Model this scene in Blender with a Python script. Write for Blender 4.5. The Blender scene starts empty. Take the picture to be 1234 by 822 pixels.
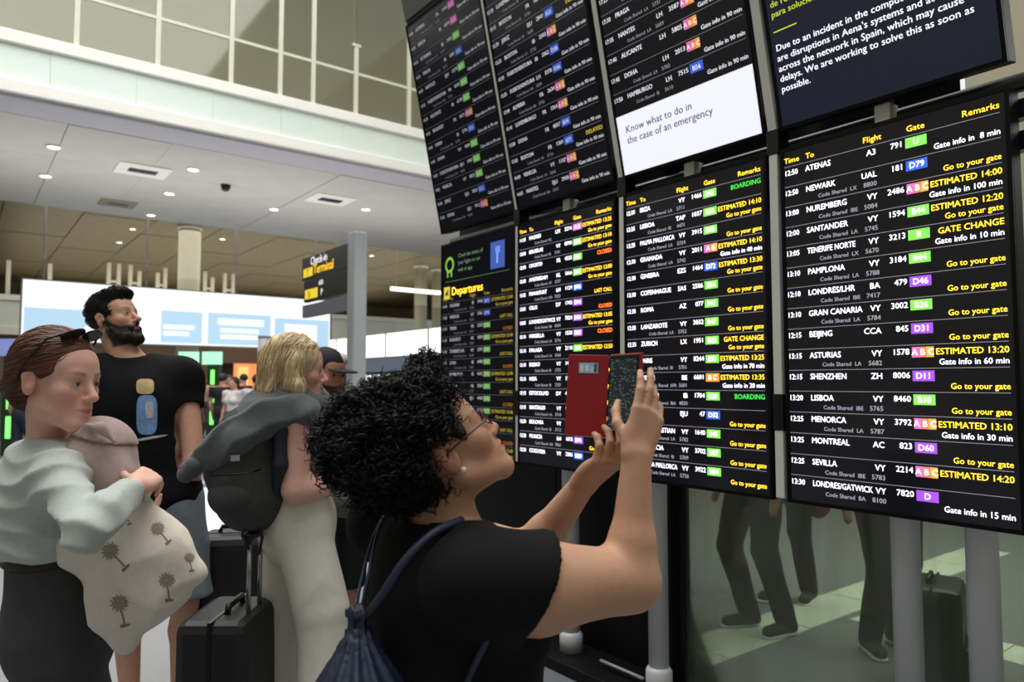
import bpy, math, random
import numpy as np
from mathutils import Vector, Matrix
random.seed(7); np.random.seed(7)
SC = bpy.context.scene
COL = SC.collection
# ------------------------------------------------------------------ camera
CAM_H = 1.48
YAW = math.atan((617 + 53) / 874.0)      # angle between the view axis and +Y
PITCH = math.radians(3.34)
CF = np.array([math.sin(YAW) * math.cos(PITCH), math.cos(YAW) * math.cos(PITCH), math.sin(PITCH)])
CR = np.array([math.cos(YAW), -math.sin(YAW), 0.0])
CU = np.cross(CR, CF)
CC = np.array([0.0, 0.0, CAM_H])
cam = bpy.data.cameras.new('camera'); cam_o = bpy.data.objects.new('camera', cam); COL.objects.link(cam_o)
cam.sensor_fit = 'HORIZONTAL'; cam.sensor_width = 36.0; cam.lens = 36.0 * 874.0 / 1234.0
cam.clip_start = 0.05; cam.clip_end = 300
cam_o.matrix_world = Matrix(((CR[0], CU[0], -CF[0], CC[0]), (CR[1], CU[1], -CF[1], CC[1]), (CR[2], CU[2], -CF[2], CC[2]), (0, 0, 0, 1)))
cam.dof.use_dof = True; cam.dof.focus_distance = 1.9; cam.dof.aperture_fstop = 4.0
SC.camera = cam_o
# ------------------------------------------------------------------ light and exposure
SC.view_settings.view_transform = 'Standard'; SC.view_settings.look = 'None'
SC.view_settings.gamma = 1.0; SC.view_settings.use_curve_mapping = False
SC.view_settings.exposure = 0.03
w = bpy.data.worlds.new('World'); SC.world = w; w.use_nodes = True
w.node_tree.nodes['Background'].inputs[0].default_value = (0.96, 0.98, 1.0, 1)
w.node_tree.nodes['Background'].inputs[1].default_value = 0.42
def area(name, loc, size, energy, rot=(0, 0, 0), col=(1, 1, 1), sy=None):
    L = bpy.data.lights.new(name, 'AREA'); L.energy = energy; L.color = col
    L.shape = 'RECTANGLE'; L.size = size; L.size_y = sy or size
    o = bpy.data.objects.new(name, L); o.location = loc; o.rotation_euler = rot; COL.objects.link(o)
    return o
area('skylight_lamp', (1.0, 5.0, 14.5), 14, 3000, col=(1, 0.985, 0.95), sy=18)      # glazed roof of the atrium
area('hall_lamp', (6.0, 20.0, 5.9), 14, 500, col=(1, 0.97, 0.92), sy=8)                # lamps under the gallery
area('hall_lamp', (8.0, 35.0, 8.0), 18, 700, col=(1, 0.93, 0.82), sy=12)
area('added_ceiling_fill', (5.0, 18.6, 3.0), 15, 230, rot=(math.pi, 0, 0), col=(1, 0.98, 0.96), sy=3)  # added upward fill without a fitting, brightens the pale ceiling
area('added_side_fill', (6.0, 1.3, 3.6), 3, 300, col=(0.97, 1, 0.95), sy=4)  # added fill without a fitting, brightens the floor behind the glass
area('added_ceiling_fill', (14.0, 42.0, 5.9), 24, 1000, rot=(math.pi, 0, 0), col=(1, 0.93, 0.78), sy=24)  # added upward fill without a fitting, for the far ceiling and wall
def P(x, y, t):
    """a point seen at pixel (x, y) of the 1234 x 822 frame at depth t metres"""
    return CC + t * (CF + (x - 617) / 874.0 * CR + (411 - y) / 874.0 * CU)
def pl(x, y, axis, val):
    """where the view ray of pixel (x, y) meets the plane coordinate[axis] = val"""
    d = CF + (x - 617) / 874.0 * CR + (411 - y) / 874.0 * CU
    return CC + (val - CC[axis]) / d[axis] * d
# ------------------------------------------------------------------ materials
def sl(c): return tuple(((v / 255.0) / 12.92 if v / 255.0 < 0.04045 else ((v / 255.0 + 0.055) / 1.055) ** 2.4) for v in c)
MATS = {}
def mat(name, col=None, rough=0.6, metal=0.0, noise=0.0, nscale=30.0, bump=0.0, bscale=None, emit=None, estr=1.0, attr=False, spec=0.5, sss=0.0, wave=None, sheen=0.0):
    if name in MATS: return MATS[name]
    m = bpy.data.materials.new(name); m.use_nodes = True; MATS[name] = m
    nt = m.node_tree; N = nt.nodes; L = nt.links; b = N['Principled BSDF']
    b.inputs['Roughness'].default_value = rough; b.inputs['Metallic'].default_value = metal
    b.inputs['Specular IOR Level'].default_value = spec
    if sheen: b.inputs['Sheen Weight'].default_value = sheen
    if sss:
        b.inputs['Subsurface Weight'].default_value = sss
        b.inputs['Subsurface Radius'].default_value = (0.012, 0.005, 0.003); b.inputs['Subsurface Scale'].default_value = 1.0
    src = None
    tc = N.new('ShaderNodeTexCoord')
    if attr:
        a = N.new('ShaderNodeAttribute'); a.attribute_name = 'Col'; src = a.outputs['Color']
    elif col is not None:
        r = N.new('ShaderNodeRGB'); r.outputs[0].default_value = (*sl(col), 1); src = r.outputs[0]
    if noise and src is not None:
        t = N.new('ShaderNodeTexNoise'); t.inputs['Scale'].default_value = nscale; t.inputs['Detail'].default_value = 4
        L.new(tc.outputs['Object'], t.inputs['Vector'])
        mr = N.new('ShaderNodeMapRange'); mr.inputs[1].default_value = 0.25; mr.inputs[2].default_value = 0.75
        mr.inputs[3].default_value = 1 - noise; mr.inputs[4].default_value = 1 + noise
        L.new(t.outputs[0], mr.inputs[0])
        mx = N.new('ShaderNodeMix'); mx.data_type = 'RGBA'; mx.blend_type = 'MULTIPLY'; mx.inputs[0].default_value = 1
        L.new(src, mx.inputs[6]); L.new(mr.outputs[0], mx.inputs[7]); src = mx.outputs[2]
    if src is not None: L.new(src, b.inputs['Base Color'])
    if bump:
        t2 = N.new('ShaderNodeTexNoise'); t2.inputs['Scale'].default_value = bscale or nscale * 3; t2.inputs['Detail'].default_value = 3
        L.new(tc.outputs['Object'], t2.inputs['Vector'])
        bp = N.new('ShaderNodeBump'); bp.inputs['Strength'].default_value = bump; bp.inputs['Distance'].default_value = 0.004
        L.new(t2.outputs[0], bp.inputs['Height']); L.new(bp.outputs[0], b.inputs['Normal'])
    if emit is not None:
        if emit == 'attr': L.new(src, b.inputs['Emission Color'])
        else: b.inputs['Emission Color'].default_value = (*sl(emit), 1)
        b.inputs['Emission Strength'].default_value = estr
    return m
def glass(name, tint, haze, hazecol, gloss=0.06):
    m = bpy.data.materials.new(name); m.use_nodes = True; MATS[name] = m
    nt = m.node_tree; N = nt.nodes; L = nt.links
    for n in list(N):
        if n.type == 'BSDF_PRINCIPLED': N.remove(n)
    tr = N.new('ShaderNodeBsdfTransparent'); tr.inputs[0].default_value = (*sl(tint), 1)
    df = N.new('ShaderNodeBsdfDiffuse'); df.inputs[0].default_value = (*sl(hazecol), 1)
    gl = N.new('ShaderNodeBsdfGlossy'); gl.inputs['Roughness'].default_value = 0.05
    fr = N.new('ShaderNodeFresnel'); fr.inputs[0].default_value = 1.5
    nz = N.new('ShaderNodeTexNoise'); nz.inputs['Scale'].default_value = 2.5; nz.inputs['Detail'].default_value = 5
    tc = N.new('ShaderNodeTexCoord'); mp = N.new('ShaderNodeMapping'); mp.inputs['Scale'].default_value = (1, 4, 0.5)
    L.new(tc.outputs['Object'], mp.inputs[0]); L.new(mp.outputs[0], nz.inputs['Vector'])
    mr = N.new('ShaderNodeMapRange'); mr.inputs[3].default_value = haze * 0.5; mr.inputs[4].default_value = haze * 1.5
    L.new(nz.outputs[0], mr.inputs[0])
    m1 = N.new('ShaderNodeMixShader'); L.new(mr.outputs[0], m1.inputs[0]); L.new(tr.outputs[0], m1.inputs[1]); L.new(df.outputs[0], m1.inputs[2])
    m2 = N.new('ShaderNodeMixShader'); L.new(fr.outputs[0], m2.inputs[0]); L.new(m1.outputs[0], m2.inputs[1]); L.new(gl.outputs[0], m2.inputs[2])
    L.new(m2.outputs[0], N['Material Output'].inputs[0])
    return m
# ------------------------------------------------------------------ mesh helpers
class MB:
    """collects simple solids into one mesh"""
    def __init__(s): s.v = []; s.f = []; s.c = []
    def add(s, v, f, c=None):
        n = len(s.v); s.v += [tuple(p) for p in v]; s.f += [tuple(i + n for i in q) for q in f]
        s.c += [c or (1, 1, 1)] * len(v)
    def box(s, a, b, c=None, M=None):
        x0, y0, z0 = a; x1, y1, z1 = b
        v = [(x0, y0, z0), (x1, y0, z0), (x1, y1, z0), (x0, y1, z0), (x0, y0, z1), (x1, y0, z1), (x1, y1, z1), (x0, y1, z1)]
        if M is not None: v = [tuple(M @ Vector(p)) for p in v]
        s.add(v, [(0, 3, 2, 1), (4, 5, 6, 7), (0, 1, 5, 4), (1, 2, 6, 5), (2, 3, 7, 6), (3, 0, 4, 7)], c)
        return s
    def tube(s, pts, r, n=10, c=None, cap=True, close=False):
        pts = [np.array(p, float) for p in pts]; m = len(pts)
        rs = r if hasattr(r, '__len__') else [r] * m
        V = []; up = None
        for i in range(m):
            a = pts[max(i - 1, 0)] if not close else pts[i - 1]
            b = pts[min(i + 1, m - 1)] if not close else pts[(i + 1) % m]
            d = b - a; d = d / (np.linalg.norm(d) + 1e-9)
            if up is None:
                up = np.array([0, 0, 1.0]) if abs(d[2]) < 0.9 else np.array([1.0, 0, 0])
            up = up - d * (up @ d); up /= np.linalg.norm(up) + 1e-9
            q = np.cross(d, up)
            for k in range(n):
                t = 2 * math.pi * k / n
                V.append(pts[i] + rs[i] * (math.cos(t) * up + math.sin(t) * q))
        F = []
        for i in range(m if close else m - 1):
            j = (i + 1) % m
            for k in range(n):
                F.append((i * n + k, i * n + (k + 1) % n, j * n + (k + 1) % n, j * n + k))
        if cap and not close: F += [tuple(range(n))[::-1], tuple(range((m - 1) * n, m * n))]
        s.add(V, F, c); return s
    def build(s, name, m, parent=None, smooth=False, bevel=0.0, attr=False, loc=None):
        me = bpy.data.meshes.new(name)
        me.from_pydata(s.v, [], s.f); me.materials.append(m)
        if smooth: me.shade_smooth()
        if attr:
            ca = me.color_attributes.new('Col', 'FLOAT_COLOR', 'POINT')
            ca.data.foreach_set('color', np.array([(*sl(c), 1) for c in s.c], np.float32).ravel())
        o = bpy.data.objects.new(name, me); COL.objects.link(o)
        if bevel:
            b = o.modifiers.new('bevel', 'BEVEL'); b.width = bevel; b.segments = 2; b.limit_method = 'ANGLE'
        if loc is not None: o.location = loc
        if parent is not None: o.parent = parent
        return o
def tag(o, label=None, cat=None, group=None, kind=None):
    if label: o['label'] = label
    if cat: o['category'] = cat
    if group: o['group'] = group
    if kind: o['kind'] = kind
    return o
def thing(name, label, cat, loc=(0, 0, 0), group=None, rz=0):
    o = bpy.data.objects.new(name, None); COL.objects.link(o); o.empty_display_size = 0.05
    o.location = loc; o.rotation_euler = (0, 0, rz)
    return tag(o, label, cat, group)
def struct(name, loc=None):
    o = bpy.data.objects.new(name, None); COL.objects.link(o); o['kind'] = 'structure'
    if loc is not None: o.location = loc
    return o
def box(name, a, b, m, parent=None, bevel=0.0):
    return MB().box(a, b).build(name, m, parent, bevel=bevel)
def inst(src, name, loc, parent=None, scale=None):
    o = src.copy(); o.name = name; COL.objects.link(o); o.location = loc
    if parent is not None: o.parent = parent
    if scale: o.scale = scale
    return o
def copy_tree(o, parent=None):
    c = o.copy(); COL.objects.link(c)
    if parent is not None: c.parent = parent
    for ch in list(o.children): copy_tree(ch, c)
    return c
# ------------------------------------------------------------------ the hall
YB, ZC, ZD = 14.9, 6.42, 8.2
m_floor = mat('terrazzo', (118, 121, 126), 0.28, noise=0.07, nscale=60, bump=0.02)
m_white = mat('white_paint', (245, 245, 238), 0.5, noise=0.02, nscale=2)
m_mint = mat('mint_glass_panel', (228, 240, 233), 0.25, noise=0.03, nscale=1.0)
m_soffit = mat('soffit_metal', (205, 202, 212), 0.45, noise=0.04, nscale=2)
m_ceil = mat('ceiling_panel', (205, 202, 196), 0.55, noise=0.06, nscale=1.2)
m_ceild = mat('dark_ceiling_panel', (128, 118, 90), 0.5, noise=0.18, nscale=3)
m_khaki = mat('khaki_wall', (158, 152, 128), 0.75, noise=0.05, nscale=0.8)
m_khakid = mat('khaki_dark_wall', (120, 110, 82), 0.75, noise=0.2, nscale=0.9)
m_steel = mat('grey_painted_steel', (158, 162, 164), 0.35, noise=0.04, nscale=6)
m_pale = mat('pale_steel', (214, 214, 196), 0.4, noise=0.03, nscale=5)
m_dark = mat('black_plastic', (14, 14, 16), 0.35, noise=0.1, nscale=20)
m_clear = glass('clear_glass', (244, 246, 240), 0.03, (200, 200, 180))
def lit(name, col, s): return mat(name, col, 0.4, emit=col, estr=s)
o = box('floor', (-14, -12, -0.1), (22, 62, 0), m_floor); o['kind'] = 'structure'
o = box('wall_far', (-14, 58, 0), (45, 58.3, 14), m_khakid); o['kind'] = 'structure'
o = box('wall_gallery', (-14, 20.5, 7.6), (30, 20.8, 15.5), m_khaki); o['kind'] = 'structure'
o = box('wall_right', (14.0, -12, 0), (14.3, 14.5, 15.5), m_khaki); o['kind'] = 'structure'
o = box('wall_back', (-14, -12.3, 0), (14, -12, 9), m_khaki); o['kind'] = 'structure'
o = box('wall_left', (-14.3, -12, 0), (-14, 62, 15.5), m_khaki); o['kind'] = 'structure'
# gallery slab over the hall: fascia with mint panels between white bands
bal = struct('trim_1')
box('gallery_slab', (-14, 15.06, 6.75), (30, 24, 7.3), m_white, bal)
box('white_band', (-14, 14.84, 7.33), (30, 15.3, 7.56), m_white, bal, 0.02)
box('white_band', (-14, 14.84, 6.46), (30, 15.3, 6.70), m_white, bal, 0.02)
src = None
for i in range(13):
    x0 = -3.0 + i * 1.38
    a = (0.0, 0, 0); 
    if src is None: src = box('fascia_panel', (0.002, 0, 0), (1.378, 0.1, 0.63), m_mint, bal); src.location = (x0, 14.92, 6.7)
    else: inst(src, 'fascia_panel', (x0, 14.92 + 0.004 * (i % 3), 6.7))
box('soffit_strip', (-14, 14.95, 6.40), (30, 15.85, 6.46), m_soffit, bal, 0.01)
box('soffit_step', (-14, 15.85, 6.42), (30, 15.93, 6.6), m_khakid, bal)
# glazed screen standing on the gallery edge
gs = thing('gallery_screen', 'pale metal framed glass screen standing along the gallery edge', 'glass screen', (0, 15.05, 7.56))
xs = [1.53, 2.885, 4.264, 5.282, 6.015, 7.03, 8.41]
tops = [5.5, 5.5, 5.5, 5.5, 5.5, 1.62, 5.5]
for k, (x, h) in enumerate(zip(xs, tops)):
    b = MB().box((x - 0.045, -0.04, 0), (x + 0.045, 0.04, h))
    if h < 2: b.box((x - 0.1, -0.05, h), (x + 0.1, 0.05, h + 0.06))
    b.build('post', m_pale, gs)
    box('post_foot', (x - 0.09, -0.07, 0), (x + 0.09, 0.07, 0.035), m_pale, gs)
for z in (1.0,):
    e = [-3.0] + xs + [9.8]
    for a, b in zip(e[:-1], e[1:]):
        box('rail', (a + 0.045, -0.025, z - 0.03), (b - 0.045, 0.025, z + 0.03), m_pale, gs)
e = [-1.5, 0.1] + xs + [9.8]
for a, b in zip(e[:-1], e[1:]):
    box('glass_pane', (a + 0.05, -0.006, 0.04), (b - 0.05, 0.006, 0.965), m_clear, gs)
    box('glass_pane', (a + 0.05, -0.006, 1.035), (b - 0.05, 0.006, 3.3), m_clear, gs)
# ceilings under the gallery, panel by panel
ce = struct('ceiling')
src = None
for j in range(3):
    for i in range(12):
        x0, y0 = -4 + i * 1.85, 15.95 + j * 2.62
        dz = 0.006 * ((i * 7 + j * 3) % 3)
        if src is None: src = box('ceiling_panel', (0.005, 0.005, 0), (1.845, 2.615, 0.08), m_ceil, ce); src.location = (x0, y0, ZC + dz)
        else: inst(src, 'ceiling_panel', (x0, y0, ZC + dz))
src = None
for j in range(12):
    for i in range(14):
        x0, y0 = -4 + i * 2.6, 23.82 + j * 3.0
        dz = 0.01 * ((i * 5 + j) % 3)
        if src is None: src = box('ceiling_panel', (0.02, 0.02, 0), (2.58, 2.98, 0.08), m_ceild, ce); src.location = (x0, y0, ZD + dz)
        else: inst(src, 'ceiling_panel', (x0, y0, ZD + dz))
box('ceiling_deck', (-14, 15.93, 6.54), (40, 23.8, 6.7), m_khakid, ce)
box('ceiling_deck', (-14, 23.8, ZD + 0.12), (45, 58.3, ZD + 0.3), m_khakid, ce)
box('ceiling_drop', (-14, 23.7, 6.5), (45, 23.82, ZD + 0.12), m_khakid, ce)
# recessed lamps
m_lamp = lit('lamp_disc', (255, 244, 215), 6.0)
proto = thing('downlight', 'round recessed downlight', 'ceiling lamp', (0, 0, ZC))
rg = MB().tube([(0.13 * math.cos(t), 0.13 * math.sin(t), -0.008) for t in np.linspace(0, 2 * math.pi, 20, False)], 0.02, 6, close=True).build('ring', m_white, proto, True)
MB().tube([(0, 0, -0.012), (0, 0, 0.0)], 0.115, 20).build('lamp_glass', m_lamp, proto)
spots = [((65, 177), 'round downlight in the pale ceiling, leftmost and nearest the white gallery edge'),
         ((55, 212), 'round downlight in the pale ceiling, leftmost of the second row back'),
         ((233, 204), 'round downlight in the pale ceiling beyond the square vent panel'),
         ((204, 233), 'round downlight in the pale ceiling between square vent and far column'),
         ((160, 276), 'round downlight in the brown ceiling left of the tall round column'),
         ((144, 292), 'small round downlight in the brown ceiling, lowest of those above the bearded man'),
         ((268, 288), 'round downlight in the brown ceiling just right of the tall round column'),
         ((441, 252), 'round downlight in the pale ceiling above and right of the sign post'),
         ((448, 308), 'round downlight in the brown ceiling just right of the sign post'),
         ((330, 252), 'faint round downlight in the pale ceiling above the yellow wayfinding sign'),
         ((182, 259), 'faint round downlight at the rear edge of the pale ceiling')]
for k, (q, lb) in enumerate(spots):
    zc = ZD if 'brown' in lb else ZC
    p = pl(*q, 2, zc)
    t = proto if k == 0 else copy_tree(proto)
    t.location = (p[0], p[1], zc); t['label'] = lb; t['group'] = 'downlights under the gallery'
for q, lb, s in (((172, 205), 'square white ceiling vent with a dark slot, nearest the gallery edge', 1.0), ((398, 240), 'square white ceiling vent with a dark slot above the sign post', 1.0), ((142, 245), 'small brown ceiling vent at the rear of the pale ceiling', 0.8)):
    p = pl(*q, 2, ZC); t = thing('ceiling_vent', lb, 'vent', (p[0], p[1], ZC), 'ceiling vents')
    box('vent_frame', (-0.55 * s, -0.5 * s, -0.03), (0.55 * s, 0.5 * s, 0), m_white if s == 1 else m_khaki, t, 0.008)
    for k in range(5): box('slat', (-0.3 * s, -0.16 * s + 0.065 * k * s, -0.045), (0.3 * s, -0.12 * s + 0.065 * k * s, -0.028), m_dark, t)
p = pl(272, 223, 2, ZC); t = thing('dome_camera', 'small dark dome camera hanging under the pale ceiling', 'camera', (p[0], p[1], ZC))
MB().tube([(0, 0, -0.06), (0, 0, 0)], 0.12, 16).build('mount', m_dark, t)
MB().tube([(0, 0, -0.06), (0, 0, -0.11), (0, 0, -0.15), (0, 0, -0.17)], [0.11, 0.1, 0.06, 0.01], 16).build('dome', m_dark, t, True)
# columns
def column(q, y, r, lb, zb=0.0):
    p = pl(*q, 1, y); t = thing('round_column', lb, 'column', (p[0], y, zb))
    MB().tube([(0, 0, 0.12), (0, 0, ZD - zb - 0.1)], r, 28).build('shaft', m_pale, t, True)
    MB().tube([(0, 0, 0), (0, 0, 0.12)], r + 0.05, 28).build('foot_ring', m_steel, t, True)
    MB().tube([(0, 0, ZD - zb - 0.1), (0, 0, ZD - zb)], r + 0.06, 28).build('collar', m_white, t, True)
column((228, 320), 33.0, 0.44, 'tall round pale column rising behind the long lit screen')
column((507, 350), 36.0, 0.36, 'round pale column behind the white lamp bar, left of two beside the boards')
column((528, 350), 36.5, 0.36, 'round pale column touching the edge of the flight boards in view')
# second gallery, far
b2 = struct('trim_2')
box('white_band', (-14, 40.9, 5.36), (40, 41.6, 5.62), m_white, b2)
src = None
for i in range(14):
    x0 = -8 + i * 3.0
    if src is None: src = box('fascia_panel', (0.01, 0, 0), (2.99, 0.2, 1.25), m_mint, b2); src.location = (x0, 41, 4.1)
    else: inst(src, 'fascia_panel', (x0, 41, 4.1))
box('white_band', (-14, 40.9, 3.75), (40, 41.6, 4.1), m_white, b2)
box('gallery_slab', (-14, 41.6, 4.6), (40, 58, 5.36), m_khaki, b2)
t = thing('gallery_gate_frames', 'row of slim pale door frames standing on the far gallery above the long lit screen', 'door frames', (0, 42.0, 5.36))
for x in (60, 131, 143, 157, 168, 190, 199, 247, 256, 271, 281, 10):
    p = pl(x, 330, 1, 42.0)
    box('door_post', (p[0] - 0.09, -0.1, 0), (p[0] + 0.09, 0.1, 2.3 if x % 2 else 2.0), m_pale, t)
for a, b in ((131, 143), (157, 168), (190, 199), (247, 256), (271, 281)):
    p, q = pl(a, 330, 1, 42.0), pl(b, 330, 1, 42.0)
    box('door_header', (p[0], -0.06, 1.3), (q[0], 0.06, 1.42), m_pale, t)
# lamp bar far right
p0, p1 = pl(471, 346, 1, 31.0), pl(531, 353, 1, 31.0)
t = thing('lamp_bar', 'long white lamp bar hanging in front of the pale columns', 'lamp', (p0[0], 31, p0[2]))
box('diffuser', (0, -0.08, -0.16), (p1[0] - p0[0], 0.08, 0.02), lit('lamp_white', (255, 252, 240), 1.6), t, 0.02)
for k in (0.3, 1.6): MB().tube([(k, 0, 0.02), (k, 0, ZD - p0[2])], 0.015, 6).build('hanger', m_steel, t)
# long lit advertising screen
m_adw = lit('ad_white', (250, 252, 255), 1.0); m_adb = lit('ad_blue', (182, 216, 240), 0.82)
ad = thing('advertising_screen', 'very long glowing white and pale blue advertising screen across the hall', 'screen', (1.74, 30, 2.97))
box('backing', (-0.05, 0.02, -0.05), (11.3, 0.3, 2.15), m_steel, ad)
box('lit_panel', (0, 0, 0), (11.2, 0.02, 2.1), m_adw, ad)
for a, b, c, d in ((0.05, 3.1, 0.05, 1.15), (4.4, 5.9, 0.05, 1.3), (6.1, 8.6, 0.05, 1.32), (8.75, 11.15, 0.05, 1.25)):
    box('blue_area', (a, -0.012, c), (b, 0.0, d), m_adb, ad)
for a, b, c, d in ((1.9, 3.0, 0.2, 0.55), (4.5, 5.4, 0.35, 0.5), (4.5, 5.6, 0.6, 0.75), (6.5, 8.3, 0.85, 1.1), (6.6, 8.1, 0.55, 0.7), (6.6, 8.1, 0.3, 0.45), (9.2, 10.6, 0.3, 1.0)):
    box('white_copy', (a, -0.02, c), (b, -0.012, d), m_adw, ad)
for x in (0.6, 3.9, 7.2, 10.6): MB().tube([(x, 0.22, 2.15), (x, 0.22, ZD - 2.97)], 0.03, 8).build('hanger', m_steel, ad)
# shops and gates beyond
m_brown = mat('brown_fascia', (150, 118, 100), 0.6, noise=0.1, nscale=2)
m_shopd = mat('shop_dark', (62, 60, 52), 0.7, noise=0.3, nscale=1.5)
p0 = pl(257, 417, 1, 36.0); p1 = pl(313, 417, 1, 36.0)
sh = thing('shop_front', 'small shop with brown fascia and orange lit interior at the back', 'shop', (p0[0], 36, 0))
W = p1[0] - p0[0]
box('fascia', (0, 0, 2.45), (W, 0.3, 3.35), m_brown, sh)
box('dark_entry', (0.05, 0.3, 0), (W * 0.48, 0.5, 2.45), m_shopd, sh)
box('orange_wall', (W * 0.48, 0.3, 0), (W, 0.5, 2.45), lit('shop_orange', (235, 150, 95), 0.95), sh)
box('yellow_display', (W * 0.58, 0.15, 1.0), (W * 0.78, 0.3, 2.3), lit('shop_yellow', (255, 205, 120), 1.0), sh)
box('counter', (W * 0.5, -0.3, 0), (W * 0.98, 0.1, 1.0), mat('counter_wood', (170, 120, 90), 0.5), sh)
o = box('wall_shops', (-14, 41.2, 0), (40, 41.5, 3.75), mat('shop_wall', (120, 104, 88), 0.7, noise=0.35, nscale=0.5)); o['kind'] = 'structure'
m_green = lit('green_led', (130, 255, 120), 1.2); m_greend = mat('gate_green_dark', (28, 60, 34), 0.4)
def gate(q, t_, lb, blue=False):
    p = P(*q, t_); g = thing('boarding_gate', lb, 'gate', (p[0], p[1], 0), 'lit access gates', rz=-YAW)
    box('pillar', (-0.16, -0.05, 0), (0.16, 0.2, 2.05), m_greend, g, 0.02)
    for a, b in ((1.45, 1.85), (0.95, 1.2), (0.35, 0.8)): box('light_strip', (-0.05, -0.065, a), (0.05, -0.05, b), m_green, g)
    if blue: box('sign_panel', (-0.3, -0.06, 2.05), (0.35, 0.1, 2.4), lit('blue_sign', (120, 130, 190), 0.7), g)
    else:
        for x in (-0.95, -0.3): box('sign_panel', (x, -0.06, 2.0), (x + 0.5, 0.1, 2.35), lit('green_sign', (170, 235, 200), 0.8), g)
    box('flap', (-0.95, 0.05, 0.3), (-0.2, 0.08, 1.3), glass('gate_glass', (200, 225, 205), 0.15, (170, 190, 170)), g)
gate((14, 460), 15.0, 'green lit access gate with blue sign behind the woman in pale top', True)
gate((257, 460), 20.0, 'green lit access gate with green signs between bearded man and blonde woman')
# slender grey post mid hall
p = P(318, 460, 9.5); t = thing('steel_post', 'slim grey post standing behind the blonde woman', 'post', (p[0], p[1], 0))
MB().tube([(0, 0, 0.03), (0, 0, 2.08)], 0.085, 16).build('shaft', m_steel, t, True)
MB().tube([(0, 0, 0), (0, 0, 0.03)], 0.18, 20).build('base_plate', m_steel, t)
MB().tube([(0, 0, 2.08), (0, 0, 2.1)], 0.09, 16).build('cap', m_steel, t)
# lit counter canopy on the right of the sign post
cn = thing('lit_canopy', 'glowing white canopy box over a dark counter left of the boards', 'canopy', (6.6, 10.6, 0))
box('light_box', (0, 0, 2.0), (0.8, 4.7, 2.44), lit('canopy_white', (255, 255, 250), 1.3), cn)
for y in (0.4, 2.0, 4.3): box('seam_strip', (-0.012, y, 2.0), (0.0, y + 0.05, 2.44), m_steel, cn)
box('rail_band', (0.02, 0, 1.72), (0.8, 4.7, 2.0), mat('rail_blue', (120, 130, 150), 0.4), cn)
box('dark_opening', (0.3, 0, 1.0), (0.8, 4.7, 1.72), m_shopd, cn)
box('counter', (-0.1, 0, 0), (0.8, 4.7, 1.0), m_steel, cn, 0.02)
box('lit_poster', (0.27, 2.4, 1.2), (0.3, 3.6, 1.66), lit('poster_white', (230, 240, 245), 0.9), cn)
# low lit panel between people
p0 = P(236, 590, 6.6); p1 = P(322, 655, 6.6)
lb = thing('lit_floor_panel', 'bright bluish white lit panel standing on the floor behind the suitcases', 'light panel', (p0[0], p0[1], 0), rz=-YAW)
W = float(np.hypot(*(p1 - p0)[:2]))
box('lit_face', (0.0, -0.02, 0.05), (W, 0, 0.53), lit('panel_blue', (215, 232, 255), 1.1), lb)
box('casing', (-0.03, 0, 0.0), (W + 0.03, 0.15, 0.57), m_steel, lb, 0.01)
# wayfinding sign on its post
p = P(429, 450, 8.0)
sg = thing('wayfinding_sign', 'tall grey post carrying black wayfinding boards with yellow text', 'sign', (p[0], p[1], 0))
MB().box((-0.085, -0.085, 0), (0.085, 0.085, 3.16)).build('post', m_steel, sg, bevel=0.02)
box('base_plate', (-0.2, -0.2, 0), (0.2, 0.2, 0.03), m_steel, sg)
# ------------------------------------------------------------------ lettering from the built-in font
_G = {}
_fc = bpy.data.curves.new('glyph', 'FONT'); _fo = bpy.data.objects.new('glyph', _fc); COL.objects.link(_fo)
_fc.resolution_u = 2; _fc.fill_mode = 'FRONT'
def glyph(ch):
    if ch not in _G:
        def width(s):
            _fc.body = s; bpy.context.view_layer.update(); return _fo.dimensions.x
        adv = width('n' + ch + 'n') - width('nn') if ch != ' ' else 0.28
        _fc.body = ch; bpy.context.view_layer.update()
        dg = bpy.context.evaluated_depsgraph_get(); me = _fo.evaluated_get(dg).to_mesh()
        v = np.array([q.co[:2] for q in me.vertices], float).reshape(-1, 2); f = [tuple(p.vertices) for p in me.polygons]
        _fo.evaluated_get(dg).to_mesh_clear()
        _G[ch] = (v, f, adv)
    return _G[ch]
def text(mb, s, x, y, size, c, align='l', z=0.0, sx=1.0, bold=0.0):
    """adds a line of lettering whose capitals are about 0.7 * size high"""
    tot = sum(glyph(ch)[2] for ch in s) * size * sx
    if align == 'r': x -= tot
    elif align == 'c': x -= tot / 2
    for ch in s:
        v, f, adv = glyph(ch)
        for dx in ((0.0,) if not bold else (0.0, bold * size)):
            if len(f): mb.add([(x + dx + p[0] * size * sx, y + p[1] * size, z) for p in v], f, c)
        x += adv * size * sx
def rect(mb, x0, y0, x1, y1, c, z=0.0): mb.add([(x0, y0, z), (x1, y0, z), (x1, y1, z), (x0, y1, z)], [(0, 1, 2, 3)], c)
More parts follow.
